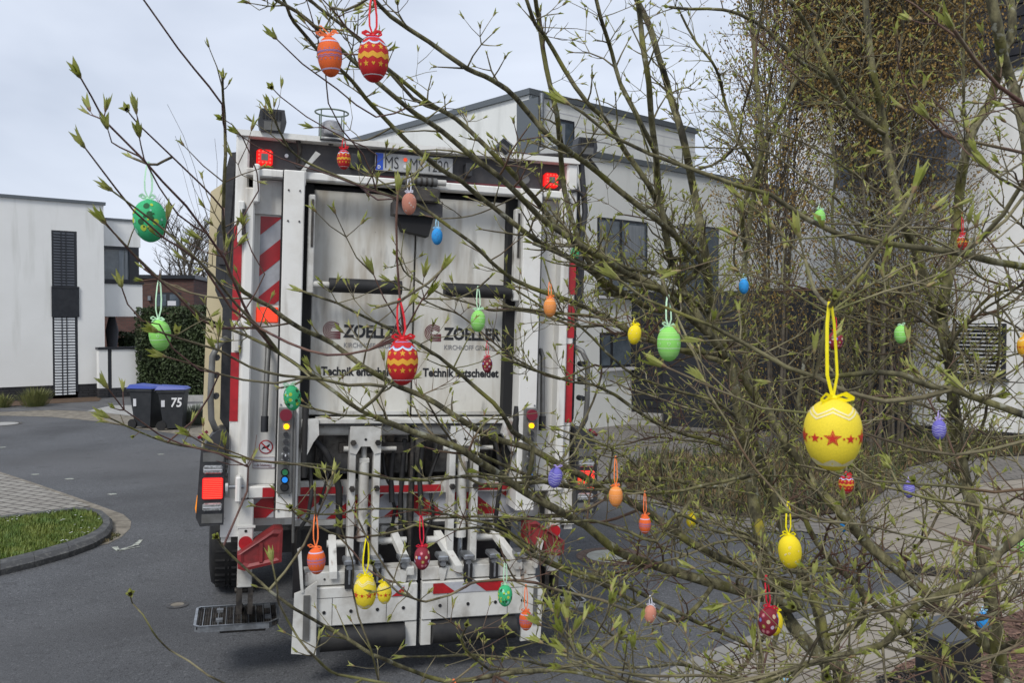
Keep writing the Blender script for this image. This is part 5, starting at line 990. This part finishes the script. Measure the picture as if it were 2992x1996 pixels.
# --- more limbs filling the right half
for key, pts, a, c, r in (
 ('e4', [(1250, 830), (1050, 550), (900, 490), (700, 350), (540, 190), (400, 110), (250, 60), (50, 60), (-100, 40)], 2.8, 2.3, .011), ('e4', [(1230, 370), (1100, 230), (1000, 110), (880, -20)], 2.7, 2.5, .005),
 ('e4', [(540, 1000), (540, 700), (580, 450), (640, 200), (685, -30)], 2.8, 2.5, .006), ('e4', [(340, 950), (380, 750), (440, 500), (480, 250), (525, -30)], 2.5, 2.2, .006),
 ('e4', [(460, 1120), (350, 900), (270, 680), (240, 540), (180, 400), (80, 280), (-20, 100)], 3.0, 2.8, .011), ('e4', [(380, 1400), (440, 1180), (500, 1020), (580, 850), (680, 630), (760, 450), (850, 200), (910, -30)], 2.9, 2.7, .012),
 ('e4', [(1300, 870), (1100, 740), (900, 620), (700, 470), (560, 330), (430, 200)], 2.7, 2.4, .006), ('e4', [(1860, 900), (1830, 700), (1830, 350), (1840, -20)], 2.6, 2.5, .008),
 ('e4', [(1380, 1250), (1480, 800), (1540, 400), (1700, -20)], 2.8, 2.7, .007), ('e4', [(1300, 820), (1380, 500), (1420, 250), (1440, -20)], 2.8, 2.6, .006),
 ('e4', [(1850, 1500), (1500, 1490), (1100, 1470), (800, 1440), (600, 1300)], 2.6, 2.2, .006), ('e4', [(1350, 1300), (1100, 1130), (900, 1000), (700, 900), (500, 860)], 2.7, 2.3, .006),
 ('e4', [(1200, 1560), (1000, 1300), (820, 1200), (560, 1000), (300, 970), (0, 965)], 2.7, 2.3, .006), ('e6', [(1150, 1000), (1250, 800), (1440, 600), (1662, 520)], 2.6, 2.3, .010),
 ('e6', [(1100, 1250), (1400, 1050), (1662, 960)], 2.5, 2.4, .007), ('e6', [(1050, 600), (900, 420), (780, 300), (600, 260)], 2.7, 2.5, .005), ('e6', [(950, 900), (700, 740), (420, 690), (180, 600), (0, 540)], 2.9, 2.7, .005),
 ('e6', [(1150, 900), (1000, 700), (850, 580), (600, 520), (400, 490)], 2.8, 2.6, .006), ('e6', [(1662, 560), (1400, 480), (1250, 330), (1100, 250)], 2.4, 2.2, .006), ('e6', [(1250, 1500), (1000, 1300), (700, 1250), (560, 1300)], 2.4, 2.2, .005),
 ('e6', [(480, 1560), (440, 1150), (480, 950), (530, 700)], 3., 3.1, .008), ('e8', [(1300, 600), (1450, 480), (1576, 400)], 2.4, 2.3, .007), ('e8', [(1230, 600), (1050, 450), (900, 350), (700, 300)], 2.5, 2.3, .006),
 ('e8', [(330, 400), (200, 300), (0, 300), (-200, 280)], 2.9, 2.6, .007), ('e8', [(600, 1150), (450, 1120), (300, 1170)], 2.8, 2.6, .009), ('e8', [(440, 1080), (520, 900), (640, 650), (900, 500), (1000, 440)], 2.9, 2.8, .006),
 ('e8', [(950, 1400), (1000, 1200), (1050, 1000), (1150, 850)], 2.9, 2.9, .006), ('e8', [(1450, 1350), (1576, 1290), (1700, 1200)], 2.4, 2.3, .012), ('e7', [(1480, 500), (1300, 430), (1100, 500), (900, 470), (700, 440)], 2.8, 2.5, .005),
 ('e7', [(1576, 700), (1400, 650), (1200, 560), (1050, 480), (900, 380), (700, 180), (550, 130)], 2.8, 2.3, .007), ('e7', [(1400, 120), (1200, 100), (900, 60), (700, 100), (450, 100), (300, 60)], 2.8, 2.3, .006),
 ('e7', [(1500, 1560), (1200, 1500), (1000, 1450), (800, 1480), (500, 1470)], 2.3, 1.9, .008), ('e7', [(900, 1300), (650, 1300), (520, 1200), (380, 1130), (200, 1080)], 2.3, 2.0, .005), ('c6', [(1861, 1340), (1600, 1250), (1450, 1200), (1300, 1240), (1150, 1280)], 2.2, 2., .004),
 ('e5', [(1000, 300), (850, 150), (700, 100), (500, 60)], 2.7, 2.4, .006), ('e5', [(1000, 420), (820, 420), (640, 440), (420, 360), (250, 260), (0, 100)], 2.6, 2.1, .010), ('e5', [(1060, 700), (880, 580), (700, 540), (500, 480), (300, 420), (100, 330), (-100, 250)], 2.6, 2.0, .012),
 ('e5', [(1300, 700), (1400, 520), (1568, 440)], 2.9, 2.8, .005), ('e5', [(1290, 900), (1420, 720), (1568, 620)], 2.9, 2.8, .005), ('e5', [(1320, 560), (1220, 380), (1250, 150), (1300, 0)], 2.9, 2.8, .007), ('e5', [(1180, 1150), (1350, 1050), (1568, 980)], 2.8, 2.7, .006)):
    limb(key, pts, a, c, r, max(.0022, r*.45), 'branch', .95, .16, every=.05)
# unseen side of the crown: free limbs from the stems, towards and away from the road, so that the bush is round
for k in range(26):
    p, r = rs.choice([q for q in REG if q[1] > .009 and q[0].z > 1.3 and q[0].x > .7])
    a = rs.uniform(0, 2*pi); twig(p, V((cos(a), sin(a), rs.uniform(.3, 1))).normalized(), rs.uniform(.3, .7), .005, 3, False, .8)
# fine growth through the crown
ok = [q for q in REG if q[1] < .016 and q[0].z > 1.6]
for k in range(1250):
    p, r = rs.choice(ok)
    if p.x < .1 and rs.random() < .72: continue
    if p.x < -.3: continue
    a = rs.uniform(0, 2*pi); twig(p, V((cos(a), sin(a)*.8, rs.uniform(-.1, .9))).normalized(), rs.uniform(.05, .22)*(1 if p.x > .3 else .6), rs.uniform(.0008, .0014), rs.choice((1, 1, 2)), False, .9)
# ================================================================== hanging eggs
EC = dict(orange=(.78, .13, .02), red=(.52, .012, .014), yellowstar=(.86, .67, .03), yellowheart=(.88, .68, .01), green=(.04, .46, .18), lime=(.27, .68, .13), pink=(.62, .25, .17), blue=(.025, .3, .72), maroon=(.24, .014, .03), peach=(.82, .29, .06), purple=(.16, .14, .5), amberstar=(.8, .4, .02))
RC = dict(orange=(.95, .22, .06), red=(.66, .01, .02), yellowstar=(.88, .75, .0), yellowheart=(.88, .75, 0), green=(.45, .72, .5), lime=(.55, .8, .55), pink=(.72, .72, .8), blue=(.35, .65, .85), maroon=(.66, .01, .04), peach=(.95, .24, .05), purple=(.45, .36, .75), amberstar=(.8, .5, .05))
def em(name, c, rough=.75): return mat(name, c, rough, col2=tuple(min(1, x*.88) for x in c), scale=900, lo=.4, hi=.6, bump=.12, bscale=1500)
def er(z): t = max(-1., min(1., z/.03)); return .0222*math.sqrt(max(0, 1-abs(t)**2.15))*(1+.07*t)
def epos(a, z, k=1.006): r = er(z)*k+.00012; return V((sin(a)*r, -cos(a)*r, z))
PAT = {}
def pattern(kind):
    """flat printed motifs as skins lying on the shell: (colour, mesh builder)"""
    P = {}
    def g(c): return P.setdefault(c, MB())
    def poly(c, a, z, shape, s, k=1.01):
        rr = max(.006, er(z)); pts = [epos(a+x*s/rr, z+y*s, k) for x, y in shape]; n = len(pts); cen = epos(a, z, k)
        g(c).add([cen]+pts, [[0, 1+i, 1+(i+1) % n] for i in range(n)], em('print_'+c, PC[c]))
    def band(c, f0, f1, n=64, k=1.008):
        top = [epos(2*pi*i/n, f1(i/n), k) for i in range(n+1)]; bot = [epos(2*pi*i/n, f0(i/n), k) for i in range(n+1)]
        g(c).add(bot+top, [[i, i+1, n+2+i, n+1+i] for i in range(n)], em('print_'+c, PC[c]), True)
    star = [(cos(pi/2+pi*i/5)*(1 if i % 2 == 0 else .42), sin(pi/2+pi*i/5)*(1 if i % 2 == 0 else .42)) for i in range(10)]
    disc = [(cos(pi*i/7), sin(pi*i/7)) for i in range(14)]; heart = [(0, -1), (.95, .15), (.85, .75), (.4, .85), (0, .4), (-.4, .85), (-.85, .75), (-.95, .15)]
    fl = [(cos(pi*i/12)*(1 if i % 2 == 0 else .8), sin(pi*i/12)*(1 if i % 2 == 0 else .8)) for i in range(24)]
    zz = lambda n, a: (lambda t: a*(2*abs(2*((t*n) % 1)-1)-1))
    sc = lambda n, a: (lambda t: a*abs(sin(pi*n*t)))
    if kind == 'red':
        s = sc(7, .004); band('white', lambda t: .0195-s(t), lambda t: .0212-s(t)*.8, 84); band('skyblue', lambda t: .0208-s(t)*.8, lambda t: .0272, 84, 1.012)
        z_ = zz(11, .0016); band('amber', lambda t: -.002+z_(t), lambda t: .0046+z_(t), 110); band('white', lambda t: -.0228, lambda t: -.0219, 40)
        for i in range(6):
            a = i*pi/3
            for z in (.0125, -.0095): poly('amber', a, z, star, .0044); poly('amber', a+pi/6, z+.0, heart, .0024)
    elif kind in ('orange', 'peach'):
        lc, wc = ('lilacblue', 'lilac') if kind == 'orange' else ('palepeach', 'palepeach')
        band(wc, lambda t: .0195, lambda t: .0218); band(wc, lambda t: -.0212, lambda t: -.0192)
        z_ = lambda t: .0004*sin(t*2*pi*24); z2 = lambda t: .0007*sin(t*2*pi*12)
        band(lc, lambda t: .0054+z_(t), lambda t: .0064+z_(t), 96); band(lc, lambda t: .0037, lambda t: .0045); band(lc, lambda t: -.001+z2(t), lambda t: -.0001+z2(t), 96); band(lc, lambda t: -.0034+z2(t), lambda t: -.0026+z2(t), 96)
        for i in range(16): poly(lc, i*pi/8, .0088, star, .0013); poly(lc, i*pi/8, -.0068, star, .0015)
    elif kind in ('yellowstar', 'amberstar'):
        z_ = zz(5, .0028); band('palecream', lambda t: .0168+z_(t), lambda t: .0183+z_(t), 80); band('palecream', lambda t: .0197+z_(t), lambda t: .0212+z_(t), 80)
        z3 = zz(6, .0022); band('palecream', lambda t: -.0245, lambda t: -.0205+z3(t), 72)
        for i in range(5):
            a = i*2*pi/5
            poly('red', a, -.0005, star, .0072); poly('amber', a, -.0005, star, .0052, 1.014); poly('red', a, -.0005, star, .0045, 1.018)
            for s_ in (-1, 1): poly('red', a+s_*.38, -.0008, disc, .0009); poly('red', a+s_*.628, -.001, star, .0042)
    elif kind == 'yellowheart':
        rr = random.Random(4)
        for i in range(26): a, z = rr.uniform(0, 2*pi), rr.uniform(-.021, .02); s_ = rr.uniform(.0012, .0026); poly('palecream', a, z, heart, s_); (poly('yel', a, z, heart, s_*.6, 1.014) if s_ > .0018 else 0)
    elif kind == 'green':
        rr = random.Random(6)
        for i in range(60): poly(rr.choice(('darkgreen', 'darkgreen', 'limeyellow', 'limeyellow', 'mint')), rr.uniform(0, 2*pi), rr.uniform(-.023, .023), disc, rr.choice((.0014, .002, .003, .0042)), 1.008+i*.0002)
    elif kind == 'lime':
        for z in (.019, .0155, -.0145, -.018, -.021): band('palelime', lambda t, z=z: z, lambda t, z=z: z+.0012)
        z_ = lambda t: .0003*sin(t*2*pi*30)
        for z in (.008, -.0075): band('whitegreen', lambda t, z=z: z+z_(t), lambda t, z=z: z+.0012+z_(t), 120)
        for i in range(7): poly('whitegreen', i*2*pi/7, .0005, heart, .0033); poly('lime', i*2*pi/7, .0006, heart, .0024, 1.016)
    elif kind == 'pink':
        rr = random.Random(9)
        for i in range(70):
            a, z = rr.uniform(0, 2*pi), rr.uniform(-.023, .023)
            if i < 16: poly('white', a, z, fl, .0024); poly('amber', a, z, disc, .0010, 1.016)
            else: poly('darkpink', a, z, disc, .0006)
    elif kind == 'blue':
        rr = random.Random(5)
        for i in range(14): a, z = rr.uniform(0, 2*pi), rr.uniform(-.015, .015); poly('navy', a, z, fl, .0022); poly('skyblue', a, z, disc, .0012, 1.016)
    elif kind == 'maroon':
        rr = random.Random(2); i = 0
        for z, n in ((.0165, 5), (.006, 7), (-.005, 7), (-.0155, 6)):
            for k in range(n): c = ('beige', 'cornflower', 'lilac', 'olive', 'rose')[i % 5]; i += 1; a = 2*pi*(k+.5*(i % 2))/n; poly(c, a, z, fl, .0045); poly('beige', a, z, disc, .0014, 1.016)
    elif kind == 'purple':
        for z in (.012, .006, -.002, -.010, -.016):
            z_ = (lambda t, z=z: z+.0016*sin(t*2*pi*5+z*900)); band('whitelilac', z_, lambda t, z_=z_: z_(t)+.001, 90)
    return P
PC = dict(white=(.72, .72, .74), skyblue=(.12, .36, .72), amber=(.75, .38, .03), lilac=(.62, .5, .68), lilacblue=(.16, .2, .5), palepeach=(.85, .42, .2), palecream=(.82, .72, .38), red=(.58, .02, .01), darkgreen=(.012, .1, .03), limeyellow=(.5, .62, .06), mint=(.3, .66, .5), palelime=(.42, .75, .26), whitegreen=(.6, .8, .5), lime=(.27, .68, .13), darkpink=(.4, .08, .07), navy=(.03, .05, .3), beige=(.66, .5, .32), cornflower=(.12, .22, .62), olive=(.35, .28, .04), rose=(.55, .14, .2), whitelilac=(.6, .6, .8), yel=(.88, .68, .01))
SHELL = {}
def egg(kind, u, v, hpx, rtop, label, rot=0., lean=0., rtu=None, rx=None, tie=True, group='painted eggs hanging in the shrub'):
    """u,v centre and height in photo pixels; rtop = row where its ribbon meets the twig"""
    size = .06 if hpx >= 88 else .042
    d = size*F/hpx/ (1.0); c_ = at(u, v, d); k = size/.06
    r = thing('hanging_egg', label, 'easter egg', c_[:], 0, group)
    if kind not in SHELL:
        b = MB(); n = 32; rows = 22; vs = []
        for i in range(rows+1):
            z = -.03*cos(pi*i/rows)
            for j in range(n): a = 2*pi*j/n; rr_ = er(z); vs.append(V((sin(a)*rr_, -cos(a)*rr_, z)))
        b.add(vs, [[i*n+j, i*n+(j+1) % n, (i+1)*n+(j+1) % n, (i+1)*n+j] for i in range(rows) for j in range(n)], em('egg_'+kind, EC[kind]), True)
        sh = b.build('shell', r); pats = [m_.build('printed_motif') for m_ in pattern(kind).values()]; SHELL[kind] = (sh, pats)
    else:
        sh0, pats0 = SHELL[kind]; sh = sh0.copy(); COL.objects.link(sh); sh.parent = r; pats = []
        for p_ in pats0: q = p_.copy(); COL.objects.link(q); pats.append(q)
    kw = k*(1.04 if 'biggest' in label else 1. if 'large green' in label else .82 if 'upper left' in label else .9); sh.scale = (kw, kw, k); sh.rotation_euler = (R(rx or 0), R(lean), R(rot)-math.atan((u-CX)/F))
    for p_ in pats: p_.parent = sh
    rm = mat('ribbon_'+kind, RC[kind], .55); w_ = .0010*k+.0003
    top = V((sin(R(lean))*.03*k, 0, cos(R(lean))*.03*k))
    rt = at(rtu if rtu is not None else u, rtop, d)-c_
    b = MB()
    for sg in (-1, 1):
        o = sg*.0028*k; mid = top.lerp(rt, .5)+V((o*1.6, sg*.002, 0)); pts = [top, top.lerp(mid, .5)+V((o*.8, 0, 0)), mid, mid.lerp(rt, .6)+V((o*.5, 0, 0)), rt+V((o*.2, 0, .003))]
        s_ = V((1, .3*sg, 0))*w_; vs = []
        for p in pts: vs += [p-s_, p+s_]
        b.add(vs, [[2*i, 2*i+1, 2*i+3, 2*i+2] for i in range(4)], rm)
    b.build('ribbon_loop', r); b = MB(); rr_ = random.Random(int(u*7+v)); L0 = .0135*k
    for sg in (-1, 1):
        for kind_ in ('loop', 'tail'):
            l_ = L0*rr_.uniform(.8, 1.25); dz = rr_.uniform(-.1, .45) if kind_ == 'loop' else rr_.uniform(-.7, .3)
            e = V((sg*l_, rr_.uniform(-.6, .2)*l_, dz*l_)); q = V((0, 0, 1))*w_
            if kind_ == 'loop': pts = [V((0, 0, 0)), e*.6+V((0, 0, .004*k)), e, e*.6-V((0, 0, .002*k)), V((0, 0, 0))]
            else: pts = [V((0, 0, 0)), e*.5+V((0, -.002, .003*k)), e]
            vs = []
            for p in pts: vs += [top+p-q+V((0, -.002*k, .001)), top+p+q+V((0, -.0026*k, .001))]
            b.add(vs, [[2*i, 2*i+1, 2*i+3, 2*i+2] for i in range(len(pts)-1)], rm)
    b.tube([top+V((-.002*k, -.002*k, .001)), top+V((.002*k, -.002*k, .001))], .0022*k, rm, 6); b.build('bow', r)
    if tie:                                                         # the twig it hangs from
        T_ = c_+rt; best = min(REG, key=lambda q: (q[0]-T_).length+(.05 if q[0].z > T_.z+.1 else 0)); p0 = best[0]; dd = T_-p0
        if dd.length > .004:
            n_ = max(3, int(dd.length/.05)); pts = [p0.lerp(T_, i/n_)+V((noise.noise(p0*5+V((i, 0, 0))), noise.noise(p0*5+V((0, i, 0))), noise.noise(p0*5+V((0, 0, i)))))*.02*min(1, dd.length*3)*sin(pi*i/n_)+V((0, 0, -.08*dd.length*sin(pi*i/n_))) for i in range(n_)]+[T_+V((0, 0, -.001))]
            nd = (pts[-1]-pts[-2]).normalized(); ext = pts[-1]+nd*.03+V((0, 0, .008)); pts.append(ext)
            TW.tube(smooth(pts, .02), .0019, twigm, 5, caps=False); bud(ext, nd+V((0, 0, .4)), .018)
            if dd.length > .15: twig(pts[len(pts)//2], (dd.normalized()+V((rs.uniform(-.5, .5), rs.uniform(-.5, .5), .9))).normalized(), .09, .0014, 1)
    return r
O = lambda x, y: (x*1.2732, y*1.2732)
EGGS = [
 ('orange', 757, 130, 92, 62, 'orange egg with lilac bands against the sky, upper left of the shrub', 0, -4, 735),
 ('red', 857, 136, 105, -12, 'large red egg with yellow zigzag hanging highest against the sky', 30, 0, 855),
 ('red', 789, 366, 46, 318, 'small red egg in front of the dark strip left of the number plate', 20, 0, None),
 ('pink', 939, 468, 50, 405, 'pink egg with white flowers in front of the shutter lock', 0, 0, None),
 ('blue', 1003, 543, 38, 500, 'small plain blue egg before the upper right shutter panel', 0, 0, None),
 ('green', 344, 507, 98, 375, 'large green spotted egg against the sky above the white house', 0, -3, 340),
 ('lime', 367, 770, 72, 640, 'lime green egg with heart before the hedge, above the bins', 40, -6, 365),
 ('red', 924, 832, 106, 690, 'large red egg with stars hanging at the middle of the truck shutter', 0, 0, 916),
 ('lime', 1097, 737, 50, 660, 'pale lime egg over the right brand lettering on the truck', 20, 3, None),
 ('maroon', 1118, 838, 36, 785, 'small maroon flowered egg over the slogan on the right shutter panel', 0, 0, None),
 ('green', 671, 914, 58, 884, 'green spotted egg beside the red button of the left control box', 60, -10, 672),
 ('peach', 1262, 706, 44, 645, 'peach orange egg before the right white beam of the truck', 0, 0, None),
 ('green', 1319, 583, 30, 560, 'small green egg half hidden by a branch above the right red strip', 0, 0, None),
 ('yellowheart', 1456, 768, 46, 735, 'deep yellow egg before the corner of the dark cladding', 0, 6, None),
 ('lime', 1535, 790, 80, 680, 'lime egg with white hearts in the middle of the shrub before the garage', 0, 0, 1533),
 ('lime', 2067, 768, 42, 745, 'small lime egg between branches left of the blind window', 50, 0, None),
 ('yellowstar', 1911, 998, 166, 700, 'biggest yellow egg with red stars, nearest to the camera', 0, 0, 1905),
 ('yellowheart', 1813, 1267, 78, 1155, 'yellow egg with small white hearts beside the leaning stem', 30, -6, 1809),
 ('maroon', 1763, 1428, 68, 1325, 'large maroon flowered egg on a red ribbon before the lower stem', 0, 3, 1758),
 ('yellowheart', 1776, 1430, 60, 1400, 'yellow egg peeping out behind the large maroon egg', 60, 0, None),
 ('orange', 726, 1288, 62, 1180, 'orange egg with blue pattern above the left end of the lift', 0, -2, 724),
 ('yellowstar', 838, 1360, 78, 1235, 'yellow star egg before the left hazard strip of the lift', 20, 0, 842),
 ('yellowstar', 882, 1362, 50, 1328, 'smaller yellow star egg just right of the larger one at the lift', 10, 0, 880),
 ('maroon', 969, 1282, 54, 1180, 'maroon flowered egg hanging above the gap of the lift table', 30, 0, 966),
 ('green', 1159, 1368, 50, 1290, 'green spotted egg before the right hazard strip of the lift', 100, 0, 1160),
 ('orange', 1207, 1425, 46, 1345, 'orange egg with blue pattern at the right end of the lift', 20, 0, 1207),
 ('peach', 1413, 1140, 48, 1050, 'peach egg on a long ribbon right of the truck tail lamp', 40, 0, None),
 ('orange', 1480, 1205, 42, 1130, 'orange egg half behind a branch above the road manhole', 70, 0, None),
 ('yellowheart', 1586, 1195, 34, 1170, 'small yellow egg before the edge of the planting bed', 0, 0, None),
 ('pink', 1492, 1410, 42, 1370, 'pink flowered egg low over the asphalt right of the truck', 30, 5, None),
 ('purple', 1274, 1097, 48, 1070, 'purple wavy egg beside the right control box', 0, 10, None),
 ('purple', 2155, 987, 46, 945, 'purple egg before the white wall below the blind window', 40, 0, None),
 ('purple', 2086, 1125, 38, 1095, 'lavender egg low in front of the planting right of the bed', 80, 0, None),
 ('red', 1942, 1112, 44, 1085, 'small red egg just below the biggest yellow egg', 50, 0, None),
 ('blue', 1707, 658, 34, 630, 'blue egg partly hidden behind the middle stem', 60, 0, None),
 ('lime', 1881, 500, 38, 470, 'lime egg mostly hidden among twigs right of the middle stem', 0, 0, None),
 ('red', 2209, 556, 36, 490, 'small red egg on a red ribbon before the white wing wall', 0, 0, None),
 ('maroon', 1917, 782, 44, 725, 'dark maroon egg behind the yellow ribbon of the biggest egg', 60, 0, None),
 ('blue', 2255, 1425, 40, 1395, 'deep blue egg beside the lower right stem above the mulch', 30, 0, None),
 ('blue', 1935, 1208, 28, 1185, 'tiny light blue egg over the asphalt below the small red egg', 0, 0, None),
 ('amberstar', 2352, 796, 50, 765, 'yellow egg cut off by the right picture edge beside the blind window', 0, 0, None),
 ('lime', 2353, 1258, 50, 1225, 'green egg cut off at the right picture edge above the paving', 0, 0, None),
]
for i, (kd, u, v, h_, rt_, lb, ro_, le, ru) in enumerate(EGGS):
    u, v = O(u, v); egg(kd, u, v, h_*1.2732, rt_*1.2732, lb, ro_, le, None if ru is None else ru*1.2732)
# light blue ribbon knotted on the low branch, its egg below the picture
egg('blue', 2285, 2110, 100, 1955, 'blue egg below the picture edge, its light blue ribbon tied to the low branch', 0, 0, 2300)
egg('orange', 1330, 2110, 100, 1990, 'orange egg below the picture edge under the lift', 0, 0, 1326)
o = TW.build('twigs', shrub); o['kind'] = 'stuff'; o = BD.build('leaf_buds', shrub); o['kind'] = 'stuff'
